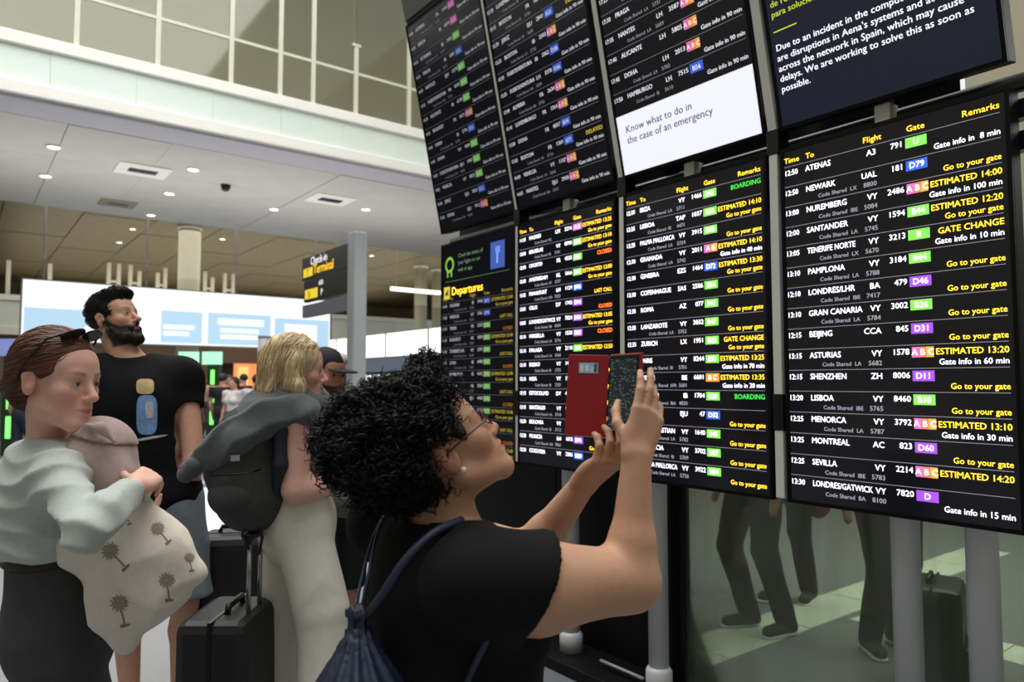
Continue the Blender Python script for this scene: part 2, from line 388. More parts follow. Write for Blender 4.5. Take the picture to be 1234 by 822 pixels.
# ------------------------------------------------------------------ flight boards
BX, BW, BH = 2.5, 0.768, 1.345
m_bezel = mat('board_bezel', (10, 10, 11), 0.6, spec=0.12)
m_screen = mat('screen_black', (9, 9, 12), 0.16, emit=(12, 13, 22), estr=0.6, spec=0.55)
m_screenb = mat('screen_navy', (12, 14, 24), 0.16, emit=(24, 29, 48), estr=0.7, spec=0.55)
m_let = mat('lit_lettering', None, 0.5, attr=True, emit='attr', estr=1.0)
WH, GY, YE, GN, PU, BL, PK, OR, GR = (232, 232, 240), (150, 150, 160), (236, 212, 70), (128, 222, 88), (160, 82, 222), (52, 98, 222), (226, 110, 190), (240, 150, 60), (70, 200, 80)
def board(name, label, y0, tilt=0.0, zb=1.035, screen=None, w=BW, h=BH):
    """y0 = world Y of the edge seen at the left; local x runs to the right, y up the face, z out of the screen"""
    t = math.radians(tilt); o = thing(name, label, 'display', group='flight information boards')
    o.matrix_world = Matrix(((0, -math.sin(t), -math.cos(t), BX), (-1, 0, 0, y0), (0, math.cos(t), -math.sin(t), zb), (0, 0, 0, 1)))
    b = 0.013
    MB().box((0, 0, -0.075), (w, h, -0.006)).build('housing', m_bezel, o, bevel=0.004)
    m = MB(); m.box((0, 0, -0.006), (b, h, 0.004)).box((w - b, 0, -0.006), (w, h, 0.004)).box((b, 0, -0.006), (w - b, b, 0.004)).box((b, h - b, -0.006), (w - b, h, 0.004))
    m.build('bezel', m_bezel, o)
    MB().box((b, b, -0.006), (w - b, h - b, 0.0)).build('screen', screen or m_screen, o)
    return o
def graphics(o, L, T):
    for q in T: q.build('gate_tile', m_let, o, attr=True)
    if L.f: L.build('lettering', m_let, o, attr=True)
TC = {'G': [GN], 'B': [BL], 'P': [PU], 'K': [PK], 'O': [OR], 'A': [PK, (232, 120, 90), (240, 170, 80)]}
def flights(o, rows, top, pitch, w=BW, sz=1.0, head=True, dim=1.0, hy=None, rem=True, b=0.018):
    L, T = MB(), []; D = lambda c: tuple(v * dim for v in c)
    if head:
        y = hy if hy is not None else top + pitch * 0.62
        for s, x, al in (('Time', 0.02, 'l'), ('To', 0.135, 'l'), ('Flight', 0.50, 'r'), ('Gate', 0.645, 'c'), ('Remarks', 0.965, 'r')):
            text(L, s, x * w, y, 0.0285 * sz, D(YE), al, 0.0015, 1.05, 0.025)
    for i, r in enumerate(rows):
        y = top - i * pitch
        rect(L, 0.02 * w, y + pitch * 0.42, 0.965 * w, y + pitch * 0.42 + 0.0022, D((120, 120, 128)), 0.001)
        tm, city, car, no, tile, tt, r1, r2, shared, sno = (list(r) + [''] * 10)[:10]
        text(L, tm, 0.02 * w, y, 0.028 * sz, D(WH), 'l', 0.0015, 0.9, 0.03)
        text(L, city, 0.132 * w, y, 0.030 * sz, D(WH), 'l', 0.0015, 0.9 if len(city) < 14 else 0.78, 0.045)
        text(L, car, 0.475 * w, y, 0.029 * sz, D(WH), 'r', 0.0015, 1, 0.04)
        text(L, no, 0.592 * w, y + pitch * 0.03, 0.028 * sz, D(WH), 'r', 0.0015, 1, 0.045)
        if tile:
            cs = TC[tile]; a, e = 0.602 * w, 0.69 * w
            q = MB(); T.append(q)
            for k, c in enumerate(cs):
                rect(q, a + (e - a) * k / len(cs), y - pitch * 0.1, a + (e - a) * (k + 1) / len(cs), y + pitch * 0.34, D(c), 0.001)
            text(q, tt, (a + e) / 2, y, 0.028 * sz, D((245, 240, 235)), 'c', 0.0018, 1, 0.03)
        cc = {'G': GR, 'Y': YE, 'W': WH, 'O': OR}
        if r1: text(L, r1[1:], 0.965 * w, y, 0.0285 * sz, D(cc[r1[0]]), 'r', 0.0015, 0.95, 0.05)
        if r2: text(L, r2[1:], 0.965 * w, y - pitch * 0.42, 0.0265 * sz, D(cc[r2[0]]), 'r', 0.0015, 0.95, 0.04)
        if shared:
            text(L, 'Code Shared  ' + shared, 0.195 * w, y - pitch * 0.4, 0.0205 * sz, D(GY), 'l', 0.0015, 1, 0.02)
            text(L, sno, 0.475 * w, y - pitch * 0.4, 0.0235 * sz, D(GY), 'r', 0.0015, 1, 0.02)
    return L, T
GO, E = 'YGo to your gate', 'YESTIMATED '
R4 = [('12:50', 'ATENAS', 'A3', '791', 'G', 'U', '', 'WGate info in  8 min'),
      ('12:50', 'NEWARK', 'UAL', '181', 'B', 'D79', '', GO, 'LX', '8800'),
      ('13:00', 'NUREMBERG', 'VY', '2486', 'A', 'A B C', E + '14:00', 'WGate info in 100 min', 'IBE', '5084'),
      ('12:00', 'SANTANDER', 'VY', '1594', 'G', 'B44', E + '12:20', GO, 'LA', '5745'),
      ('13:05', 'TENERIFE NORTE', 'VY', '3213', 'G', 'B', 'YGATE CHANGE', 'WGate info in 10 min', 'LX', '5670'),
      ('13:10', 'PAMPLONA', 'VY', '3184', 'G', 'B44', '', GO, 'LA', '5788'),
      ('12:10', 'LONDRES/LHR', 'BA', '479', 'P', 'D46', '', GO, 'IBE', '7417'),
      ('13:10', 'GRAN CANARIA', 'VY', '3002', 'G', 'B26', '', GO, 'LA', '5784'),
      ('12:15', 'BEIJING', 'CCA', '845', 'P', 'D31', '', GO),
      ('13:15', 'ASTURIAS', 'VY', '1578', 'A', 'A B C', E + '13:20', 'WGate info in 60 min', 'LA', '5682'),
      ('12:15', 'SHENZHEN', 'ZH', '8006', 'P', 'D11', '', GO),
      ('13:20', 'LISBOA', 'VY', '8460', 'G', 'B38', '', GO, 'IBE', '5765'),
      ('12:25', 'MENORCA', 'VY', '3792', 'A', 'A B C', E + '13:10', 'WGate info in 30 min', 'LA', '5787'),
      ('13:25', 'MONTREAL', 'AC', '823', 'P', 'D60', '', GO),
      ('12:25', 'SEVILLA', 'VY', '2214', 'A', 'A B C', E + '14:20', '', 'IBE', '5783'),
      ('13:30', 'LONDRES/GATWICK', 'VY', '7820', 'P', 'D', '', 'WGate info in 15 min', 'BA', '8100')]
R3 = [('12:20', 'IBIZA', 'VY', '1466', 'G', 'B42', 'GBOARDING', '', 'LA', '5711'),
      ('12:25', 'LISBOA', 'TAP', '1037', 'G', 'B36', E + '14:10', GO, 'IB', '4471'),
      ('12:25', 'PALMA MALLORCA', 'VY', '3915', 'G', 'B48', '', GO, 'LA', '5724'),
      ('12:30', 'GRANADA', 'VY', '2011', 'A', 'A B', E + '14:10', 'WGate info in 40 min', 'LA', '5742'),
      ('12:30', 'GINEBRA', 'EZS', '1464', 'B', 'D72', E + '13:30', GO),
      ('12:30', 'COPENHAGUE', 'SAS', '2586', 'G', 'B56', '', GO),
      ('12:35', 'ROMA', 'AZ', '077', 'G', 'B41', '', GO),
      ('12:35', 'LANZAROTE', 'VY', '3032', 'G', 'B47', '', GO, 'LA', '5752'),
      ('12:35', 'ZURICH', 'LX', '1951', 'G', 'B22', 'YGATE CHANGE', GO),
      ('12:35', 'PARIS', 'VY', '8244', 'G', 'B31', E + '13:25', 'WGate info in 70 min', 'IB', '5701'),
      ('12:40', 'MILAN', 'BE', '6601', 'O', 'B C', E + '13:35', 'WGate info in 20 min', 'AFR', '5601'),
      ('12:40', 'MADRID', 'IB', '1704', 'G', 'B20', 'GBOARDING', '', 'IBA', '4830'),
      ('12:40', 'BURDEOS', 'EJU', '47', 'B', 'D32', '', GO),
      ('12:45', 'SAN SEBASTIAN', 'VY', '1640', 'G', 'B45', '', GO, 'LA', '5782'),
      ('12:45', 'VALENCIA', 'VY', '3702', 'G', 'B27', '', GO, 'IB', '5709'),
      ('12:45', 'PALMA MALLORCA', 'VY', '3922', 'G', 'B34', '', GO, 'LA', '5730')]
R2 = [('11:55', 'MADRID', 'UX', '2216', 'K', 'A B', E + '13:25', GO, 'KL', ''),
      ('12:00', 'BRUSELAS', 'VY', '8990', 'G', 'B30', E + '13:10', GO, 'IB', '5741'),
      ('12:00', 'OPORTO', 'FR', '4533', 'G', 'B52', 'OCLOSED', ''),
      ('12:00', 'AMSTERDAM', 'KL', '1666', 'G', 'B14', E + '13:00', GO, 'AF', '3277'),
      ('12:05', 'FRANKFURT', 'LH', '1129', 'B', 'D70', '', 'YLAST CALL', 'UA', '9203'),
      ('12:05', 'OSLO', 'DY', '1743', 'P', 'D44', '', 'OCLOSED'),
      ('12:05', 'LONDRES/GATWICK', 'VY', '7824', 'P', 'D36', E + '13:05', GO, 'BA', '8104'),
      ('12:10', 'MARSELLA', 'VY', '1530', 'P', 'D22', 'OCLOSED', '', 'LA', '5716'),
      ('12:10', 'MALAGA', 'VY', '2110', 'G', 'B39', E + '12:50', '', 'LA', '5760'),
      ('12:10', 'BILBAO', 'VY', '1422', 'G', 'B28', '', GO, 'IB', '5702'),
      ('12:15', 'NIZA', 'VY', '1520', 'P', 'D30', '', GO, 'IB', '5722'),
      ('12:15', 'ESTOCOLMO', 'DY', '4522', 'B', 'D75', '', GO),
      ('12:15', 'SANTIAGO', 'VY', '1674', 'G', 'B29', '', GO, 'LA', '5710'),
      ('12:20', 'BOLONIA', 'VY', '6440', 'P', 'D40', '', GO, 'IB', '5712'),
      ('12:20', 'MUNICH', 'LH', '1815', 'P', 'D71', '', GO, 'UA', '9061'),
      ('12:20', 'CORDOBA', 'VY', '2301', 'B', 'D20', '', GO)]
rr = random.Random(3)
CITY = ['TENERIFE SUR', 'BERLIN', 'VIENA', 'PRAGA', 'DUBLIN', 'MANCHESTER', 'VARSOVIA', 'HELSINKI', 'ESTAMBUL', 'DUBAI', 'DOHA', 'FUERTEVENTURA', 'ALICANTE', 'ALMERIA', 'JEREZ', 'LYON', 'NANTES', 'TURIN', 'VENECIA', 'NAPOLES', 'BUDAPEST', 'EDIMBURGO', 'LUXEMBURGO', 'HAMBURGO', 'PALERMO', 'BOSTON', 'TOULOUSE', 'BASILEA']
def fill(n, tiles, h0, r1=('',), r2=('WGate info in 90 min',)):
    out = []
    for i in range(n):
        tl = tiles[i % len(tiles)]; m = h0 * 60 + i * 5
        out.append(('%d:%02d' % (m // 60, m % 60), rr.choice(CITY), rr.choice(['VY', 'FR', 'EJU', 'LH', 'IB']), str(rr.randint(1000, 8999)), tl, {'A': 'A B C', 'K': 'A B', 'O': 'B C'}.get(tl, '%s%d' % (rr.choice('BD'), rr.randint(20, 79))), r1[i % len(r1)], r2[i % len(r2)], rr.choice(['LA', 'IB', '', 'BA']) , str(rr.randint(5600, 5799))))
    return [q if q[8] else q[:8] for q in out]
Y4, Y3, Y2, Y1 = 1.556, 2.385, 3.205, 4.02
PIT = 0.0777
o = board('flight_board', 'lower flight board at the right end, with large sharp rows of flights', Y4)
graphics(o, *flights(o, R4, 1.237, PIT, hy=1.285))
o = board('flight_board', 'lower flight board behind the raised phone hand, second from the right', Y3)
graphics(o, *flights(o, R3, 1.237, PIT, hy=1.285))
o = board('flight_board', 'lower flight board partly covered by the red phone cover', Y2, w=0.765)
graphics(o, *flights(o, R2, 1.237, PIT, hy=1.285, w=0.765))
# leftmost lower board: header with a round green logo, a blue picture tile and the word Departures
o = board('flight_board', 'lower flight board at the left end, headed by green logo and Departures', Y1, w=0.795)
L, T = flights(o, fill(13, 'BBGGGGGGGGGGG', 11, ('Y' + E[1:] + '12:40', '', ''), (GO, 'YLAST CALL', 'OCLOSED')), 0.93, 0.073, w=0.795, dim=0.62)
H1, H2, H3 = MB(), MB(), MB()
for k in range(20):
    a0, a1 = 2 * math.pi * k / 20, 2 * math.pi * (k + 1) / 20
    H1.add([(0.1 + r * math.cos(a), 1.205 + r * math.sin(a), 0.001) for r, a in ((0.052, a0), (0.052, a1), (0.034, a1), (0.034, a0))], [(0, 1, 2, 3)], (110, 160, 60))
for dx in (-0.022, 0.022): rect(H1, 0.1 + dx - 0.008, 1.125, 0.1 + dx + 0.008, 1.165, (110, 160, 60), 0.001)
for k, s in enumerate(('Check the status of', 'your flight on our', 'web or app')): text(L, s, 0.2, 1.24 - 0.045 * k, 0.034, (92, 130, 92), 'l', 0.0015)
rect(H2, 0.55, 1.12, 0.69, 1.28, (52, 78, 150), 0.001)
rect(H2, 0.61, 1.15, 0.625, 1.21, (120, 150, 220), 0.0014); rect(H2, 0.60, 1.21, 0.645, 1.25, (96, 128, 205), 0.0014)
rect(L, 0.05, 1.095, 0.74, 1.098, (70, 110, 60), 0.001)
rect(H3, 0.035, 0.985, 0.105, 1.065, (196, 176, 60), 0.001)
H3.add([(0.05 + 0.04 * x, 1.0 + 0.05 * y, 0.0014) for x, y in ((0, 0.2), (0.25, 0.1), (1.0, 0.75), (0.9, 0.95), (0.1, 0.5))], [(0, 1, 2, 3, 4)], (20, 20, 20))
H3.add([(0.05 + 0.04 * x, 1.0 + 0.05 * y, 0.0014) for x, y in ((0.35, 0.4), (0.9, 0.1), (1.0, 0.2), (0.62, 0.62))], [(0, 1, 2, 3)], (20, 20, 20))
text(L, 'Departures', 0.125, 1.005, 0.075, YE, 'l', 0.0015, 1, 0.02)
H1.build('round_logo', m_let, o, attr=True); H2.build('picture_tile', m_let, o, attr=True); H3.build('plane_pictogram', m_let, o, attr=True)
graphics(o, L, T)
# upper row, leaning forward
ZU, TL = 2.455, 12.0
o = board('flight_board', 'upper leaning flight board at the left end, with dim slanting rows', Y1, TL, ZU, w=0.795)
graphics(o, *flights(o, fill(14, 'KKGBGGGABGGGBAKK', 14), 1.27, 0.0905, w=0.795, head=False, dim=0.6))
o = board('flight_board', 'upper leaning flight board second from the left, with blue and pink tiles', Y2, TL, ZU, w=0.765)
graphics(o, *flights(o, fill(14, 'BAABBABBAABBAABB', 15, ('', '', '', '', 'YDELAYED', '', '')), 1.27, 0.0915, w=0.765, head=False, dim=0.75))
o = board('flight_board', 'upper leaning flight board with a white notice along its foot', Y3, TL, ZU)
L, T = flights(o, fill(11, 'BABAABAAAAB', 17), 1.265, 0.0915, head=False, dim=0.85)
L2 = MB(); NP = MB()
rect(NP, 0.013, 0.013, BW - 0.013, 0.285, (216, 218, 230), 0.0012)
text(L2, 'Know what to do in', 0.06, 0.20, 0.047, (62, 66, 90), 'l', 0.002, 1, 0.02)
text(L2, 'the case of an emergency', 0.06, 0.15, 0.047, (62, 66, 90), 'l', 0.002, 1, 0.02)
L.v, n0 = L.v, len(L.v)
L.add(L2.v, L2.f); L.c[n0:] = L2.c
NP.build('white_notice', m_let, o, attr=True)
graphics(o, L, T)
o = board('notice_board', 'upper leaning navy notice screen at the right end telling of delays', Y4, TL, ZU, m_screenb)
L, T = MB(), []
for k, s in enumerate(('Due to an incident in the computer systems, there', "are disruptions in Aena's systems and at airports", 'across the network in Spain, which may cause', 'delays. We are working to solve this as soon as', 'possible.')):
    text(L, s, 0.03, 0.292 - 0.0385 * k, 0.0345, (222, 224, 232), 'l', 0.0015, 1.0, 0.03)
rect(L, 0.03, 0.362, 0.125, 0.366, (190, 200, 50), 0.0015)
for k, s in enumerate(('de retrasos. Estamos trabajando', 'para solucionarlo lo antes posible.')): text(L, s, 0.03, 0.455 - 0.038 * k, 0.034, (176, 190, 50), 'l', 0.0015, 1, 0.02)
graphics(o, L, T)
# panel over the upper row, at its left end
t = math.radians(TL)
hp = thing('header_panel', 'grey header panel above the upper left flight board', 'panel')
hp.matrix_world = Matrix(((0, -math.sin(t), -math.cos(t), BX), (-1, 0, 0, Y1), (0, math.cos(t), -math.sin(t), ZU), (0, 0, 0, 1)))
m_hp = mat('header_grey', (92, 98, 96), 0.4)
MB().box((0.0, BH + 0.03, -0.07), (3.25, BH + 0.55, 0.0)).build('face_panel', m_hp, hp, bevel=0.004)
MB().box((0.0, BH + 0.01, -0.09), (3.25, BH + 0.03, -0.01)).build('black_joint', m_dark, hp)  # black strip between the boards and the header face
# ------------------------------------------------------------------ the frame that carries the boards
m_alu = mat('aluminium', (214, 216, 208), 0.4, metal=0.0, noise=0.04, nscale=8)
fr = thing('board_frame', 'grey steel frame of posts and rails carrying the flight boards', 'frame', (BX + 0.1, 2.4, 0))
def loc(q): return (q[0] - BX - 0.1, q[1] - 2.4, q[2])
s_, c_ = math.sin(t), math.cos(t)
for y in (Y3 + 0.012, Y2 + 0.010, Y4 + 0.031):
    m = MB()
    m.box(loc((BX - 0.003, y - 0.018, 1.045)), loc((BX + 0.06, y + 0.018, 2.37)))
    m.build('upright', m_alu, fr, bevel=0.003)
    M4 = Matrix.Translation(loc((BX + 0.03, y, ZU))) @ Matrix.Rotation(-t, 4, 'Y')
    MB().box((-0.033, -0.019, 0), (0.025, 0.019, 1.4), M=M4).build('upright', m_alu, fr, bevel=0.003)
    box('joint', loc((BX - 0.006, y - 0.026, 2.37)), loc((BX + 0.07, y + 0.026, 2.47)), m_dark, fr, 0.004)
    box('joint', loc((BX - 0.006, y - 0.022, 1.30)), loc((BX + 0.07, y + 0.022, 1.44)), m_dark, fr, 0.004)
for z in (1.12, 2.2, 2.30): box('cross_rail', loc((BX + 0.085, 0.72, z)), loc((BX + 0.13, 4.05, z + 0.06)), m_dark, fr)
box('gap_shade_sheet', loc((BX + 0.16, 0.98, 2.26)), loc((BX + 0.2, 4.05, 2.60)), m_dark, fr)  # dark sheet added to stand for the shade between the two board rows
MB().tube([loc((BX + 0.11, 0.70, 2.418)), loc((BX + 0.11, 4.05, 2.418))], 0.03, 12).build('round_rail', mat('black_tube', (26, 26, 28), 0.25), fr, True)
for y in (1.19, 2.03, 2.84): box('bracket', loc((BX + 0.03, y - 0.035, 2.385)), loc((BX + 0.1, y + 0.02, 2.455)), m_alu, fr, 0.006)
for y in (1.19, 2.2, 3.2): MB().tube([loc((BX + 0.13, y, 2.42)), loc((BX + 0.13 - 1.3 * s_, y, 2.42 + 1.3 * c_))], 0.03, 10).build('rear_tube', m_dark, fr, True)
m_post = mat('post_grey', (205, 208, 210), 0.35, noise=0.03, nscale=6)
for y in (2.95, 2.34, 1.206, 0.967):
    x = 2.66
    MB().tube([loc((x, y, 0.14)), loc((x, y, 2.4))], 0.047, 24).build('post', m_post, fr, True)
    MB().tube([loc((x, y, 0.06 if y > 2.5 else 0.0)), loc((x, y, 0.14)), loc((x, y, 0.16))], [0.062, 0.062, 0.05], 24).build('post_sleeve', m_post, fr, True)
MB().tube([loc(pl(724, 796, 0, 2.62)), loc(pl(775, 818, 0, 2.62))], 0.008, 8).build('brace', m_steel, fr, True)
# black backing and plinth on the left, glass barrier on the right
m_blackp = mat('black_panel', (7, 7, 8), 0.55, spec=0.25)
pb = thing('black_backing', 'black backing panels closing the space under the left boards', 'panel', (2.78, 3.3, 0))
for k, (a, b) in enumerate(((-0.94, -0.1), (-0.09, 0.75), (0.76, 1.6))): box('panel', (0.002 * k, a, 0.0), (0.05, b, 1.25), m_blackp, pb, 0.004)
box('plinth', (-0.28, -0.86, 0.0), (-0.001, 1.6, 0.06), m_blackp, pb, 0.004)
gb = thing('glass_barrier', 'smeared greenish glass barrier under the right hand boards', 'barrier', (2.84, 0.4, 0))
m_bg = glass('smeared_glass', (214, 220, 208), 0.22, (150, 158, 142))
for a, b in ((-2.6, -1.36), (-1.35, -0.1), (-0.09, 1.92)): box('glass_pane', (0, a, 0.03), (0.012, b, 1.6), m_bg, gb)
box('black_edge', (-0.02, 1.92, 0), (0.03, 1.955, 1.6), m_dark, gb)
box('floor_rail', (-0.02, -2.6, 0), (0.03, 1.92, 0.03), m_steel, gb)
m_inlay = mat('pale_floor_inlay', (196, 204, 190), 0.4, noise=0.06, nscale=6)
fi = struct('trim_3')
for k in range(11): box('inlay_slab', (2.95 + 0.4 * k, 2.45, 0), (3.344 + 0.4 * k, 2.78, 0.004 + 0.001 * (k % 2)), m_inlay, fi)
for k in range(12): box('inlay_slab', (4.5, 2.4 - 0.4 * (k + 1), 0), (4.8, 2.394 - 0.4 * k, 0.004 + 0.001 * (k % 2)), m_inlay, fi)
# wayfinding boards on the post built before
def sp(a, z0, z1, y0=0.1, y1=1.45, name='sign_plate', m=None, x=-0.07): return box(name, (x, y0, z0), (x + 0.06, y1, z1), m or mat('sign_black', (30, 30, 32), 0.4), sg, 0.004)
sp(0, 2.77, 3.05); sp(0, 2.49, 2.76, 0.1, 1.38); sp(0, 2.30, 2.455, 0.1, 1.42, 'lower_plate', mat('sign_grey', (112, 112, 120), 0.4))
sg['label'] = 'tall grey post carrying black wayfinding boards with yellow text'
TX = MB()
SY, SW = (240, 214, 50), (226, 226, 226)
def stext(s, y, z, size, c): text(TX, s, 1.45 - y, z, size, c, 'l', 0.0, 1, 0.03)
rect(TX, 0.06, 2.8, 0.36, 2.91, SY); stext('T', 1.30, 2.81, 0.12, (20, 20, 20)); stext('Terminal', 1.07, 2.815, 0.165, SY)
stext('Check-in', 1.17, 2.935, 0.14, SW)
rect(TX, 0.12, 2.52, 0.52, 2.64, SY); stext('B', 1.22, 2.535, 0.11, (20, 20, 20)); stext('P', 0.84, 2.535, 0.11, SW); stext('600', 0.9, 2.66, 0.085, SW)
to = TX.build('lettering', mat('sign_print', None, 0.5, attr=True, emit='attr', estr=0.5), sg, attr=True)
to.matrix_local = Matrix(((0, 0, -1, -0.0745), (-1, 0, 0, 1.45), (0, 1, 0, 0), (0, 0, 0, 1)))
bpy.data.objects.remove(_fo); bpy.data.curves.remove(_fc)
# ------------------------------------------------------------------ bodies: smooth-blended solids turned into one continuous skin
def nrm(v): v = np.array(v, float); return v / (np.linalg.norm(v) + 1e-12)
class Fr:
    """local frame: x = its right, y = forward, z = up"""
    def __init__(s, o, fwd, up=(0, 0, 1), sc=1.0):
        s.o = np.array(o, float); y = nrm(fwd); x = nrm(np.cross(y, up)); z = np.cross(x, y)
        s.R = np.stack([x, y, z], 1); s.s = sc
    def __call__(s, x, y, z): return s.o + s.s * (s.R @ np.array([x, y, z], float))
    def d(s, x, y, z): return s.R @ np.array([x, y, z], float)
    def inv(s, p): return ((np.asarray(p) - s.o) @ s.R) / s.s
class SDF:
    def __init__(s): s.ops = []
    def cone(s, a, b, ra, rb=None, k=0.02, flat=None, clip=None, sub=False):
        a, b = np.array(a, float), np.array(b, float); rb = ra if rb is None else rb; r = max(ra, rb)
        s.ops.append(('cone', np.minimum(a, b) - r, np.maximum(a, b) + r, k, sub, (a, b, ra, rb, flat, clip))); return s
    def chain(s, pts, rs, k=0.02, **kw):
        for i in range(len(pts) - 1): s.cone(pts[i], pts[i + 1], rs[i], rs[i + 1], k, **kw)
        return s
    def ell(s, c, r, R=None, k=0.02, sub=False, clip=None):
        c = np.array(c, float); r = np.array(r, float); e = max(r)
        if R is not None: ext = np.sqrt(((R * r) ** 2).sum(1))
        else: ext = r
        s.ops.append(('ell', c - ext, c + ext, k, sub, (c, r, R, clip))); return s
    def clip(s, p, n, lo=None, hi=None):
        s.ops.append(('clip', lo, hi, 0, False, (np.array(p, float), nrm(n)))); return s
    def fold(s, fn, lo=None, hi=None): s.ops.append(('fold', lo, hi, 0, False, fn)); return s
    def mesh(s, vox, fine=(), pad=0.02):
        lo = np.min([o[1] for o in s.ops if o[0] in ('cone', 'ell') and not o[4]], 0) - pad
        hi = np.max([o[2] for o in s.ops if o[0] in ('cone', 'ell') and not o[4]], 0) + pad
        ax = []
        for i in range(3):
            rg = [(f[1], f[2], f[3]) for f in fine if f[0] == i]
            a = [lo[i]]
            while a[-1] < hi[i]:
                st = vox
                for q in rg:
                    if q[0] - vox <= a[-1] < q[1]: st = min(st, q[2])
                a.append(a[-1] + st)
            ax.append(np.array(a))
        X, Y, Z = ax
        F = np.full((len(X), len(Y), len(Z)), 0.5, np.float32)
        for kind, l, h, k, sub, prm in s.ops:
            if l is None: sx = sy = sz = slice(None)
            else:
                m = k + 2.5 * vox
                sx, sy, sz = [slice(max(0, np.searchsorted(A, l[i] - m) - 1), np.searchsorted(A, h[i] + m) + 1) for i, A in enumerate(ax)]
            x = X[sx][:, None, None].astype(np.float32); y = Y[sy][None, :, None].astype(np.float32); z = Z[sz][None, None, :].astype(np.float32)
            if x.size == 0 or y.size == 0 or z.size == 0: continue
            f = F[sx, sy, sz]
            if kind == 'clip':
                p, n = prm; d = (x - p[0]) * n[0] + (y - p[1]) * n[1] + (z - p[2]) * n[2]
                np.maximum(f, d, out=f); continue
            if kind == 'fold': f += prm(x, y, z); continue
            if kind == 'cone':
                a, b, ra, rb, flat, cl = prm
                px, py, pz = x - a[0], y - a[1], z - a[2]; ab = b - a
                if flat is not None:
                    n, q = flat; n = nrm(n); dn = (px * n[0] + py * n[1] + pz * n[2]) * (q - 1); px = px + dn * n[0]; py = py + dn * n[1]; pz = pz + dn * n[2]
                    ab = ab + n * (ab @ n) * (q - 1)
                t = np.clip((px * ab[0] + py * ab[1] + pz * ab[2]) / max(ab @ ab, 1e-9), 0, 1)
                d = np.sqrt((px - t * ab[0]) ** 2 + (py - t * ab[1]) ** 2 + (pz - t * ab[2]) ** 2) - (ra + (rb - ra) * t)
                if flat is not None: d = d * (1.0 / math.sqrt(q) if q > 1 else 1.0)
            else:
                c, r, R, cl = prm; px, py, pz = x - c[0], y - c[1], z - c[2]
                if R is not None: u = [px * R[0, i] + py * R[1, i] + pz * R[2, i] for i in range(3)]
                else: u = [px, py, pz]
                k0 = np.sqrt((u[0] / r[0]) ** 2 + (u[1] / r[1]) ** 2 + (u[2] / r[2]) ** 2)
                k1 = np.sqrt((u[0] / r[0] ** 2) ** 2 + (u[1] / r[1] ** 2) ** 2 + (u[2] / r[2] ** 2) ** 2)
                d = k0 * (k0 - 1) / np.maximum(k1, 1e-6)
                d = np.where(k0 < 1e-4, -min(r), d)
            if cl is not None:
                for p, n in cl:
                    n = nrm(n); d = np.maximum(d, (x - p[0]) * n[0] + (y - p[1]) * n[1] + (z - p[2]) * n[2])
            d = d.astype(np.float32)
            if sub:
                d = -d; hh = np.clip(0.5 - 0.5 * (f - d) / k, 0, 1); F[sx, sy, sz] = f * (1 - hh) + d * hh + k * hh * (1 - hh)
            else:
                hh = np.clip(0.5 + 0.5 * (f - d) / k, 0, 1); F[sx, sy, sz] = f * (1 - hh) + d * hh - k * hh * (1 - hh)
        return nets(F, X, Y, Z)
def nets(F, X, Y, Z):
    F[0] = F[-1] = 0.5; F[:, 0] = F[:, -1] = 0.5; F[:, :, 0] = F[:, :, -1] = 0.5
    S = F < 0; c = np.zeros(tuple(n - 1 for n in F.shape), np.uint8)
    for i in (0, 1):
        for j in (0, 1):
            for k in (0, 1): c += S[i:S.shape[0] - 1 + i, j:S.shape[1] - 1 + j, k:S.shape[2] - 1 + k]
    A = (c > 0) & (c < 8); I, J, K = np.nonzero(A); n = len(I)
    ID = np.full(A.shape, -1, np.int32); ID[A] = np.arange(n)
    cf = {(i, j, k): F[I + i, J + j, K + k] for i in (0, 1) for j in (0, 1) for k in (0, 1)}
    acc = np.zeros((n, 3)); cnt = np.zeros(n)
    for ax in range(3):
        for u in (0, 1):
            for v in (0, 1):
                o = [0, 0, 0]; a, b = [q for q in range(3) if q != ax]; o[a] = u; o[b] = v
                p = tuple(o); o[ax] = 1; q = tuple(o); f0, f1 = cf[p], cf[q]; m = (f0 < 0) != (f1 < 0)
                t = np.where(m, f0 / np.where(m, f0 - f1, 1), 0)
                acc[:, ax] += np.where(m, t, 0); acc[:, a] += np.where(m, u, 0); acc[:, b] += np.where(m, v, 0); cnt += m
    acc /= cnt[:, None]
    V = np.stack([X[I] + acc[:, 0] * (X[I + 1] - X[I]), Y[J] + acc[:, 1] * (Y[J + 1] - Y[J]), Z[K] + acc[:, 2] * (Z[K + 1] - Z[K])], 1)
    Q = []
    for ax in range(3):
        a, b = [(1, 2), (2, 0), (0, 1)][ax]
        s0 = [slice(1, -1)] * 3; s1 = [slice(1, -1)] * 3; s0[ax] = slice(0, -1); s1[ax] = slice(1, None)
        P0, P1 = S[tuple(s0)], S[tuple(s1)]; idx = list(np.nonzero(P0 != P1)); fl = P0[tuple(idx)]
        idx[a] = idx[a] + 1; idx[b] = idx[b] + 1
        def cell(da, db):
            q = [idx[0].copy(), idx[1].copy(), idx[2].copy()]; q[a] -= da; q[b] -= db; return ID[tuple(q)]
        qd = np.stack([cell(1, 1), cell(0, 1), cell(0, 0), cell(1, 0)], 1)
        qd[~fl] = qd[~fl][:, ::-1]; Q.append(qd)
    return V, np.concatenate(Q)
def wm(o):
    m = o.matrix_basis.copy()
    return m if o.parent is None else wm(o.parent) @ o.matrix_parent_inverse @ m
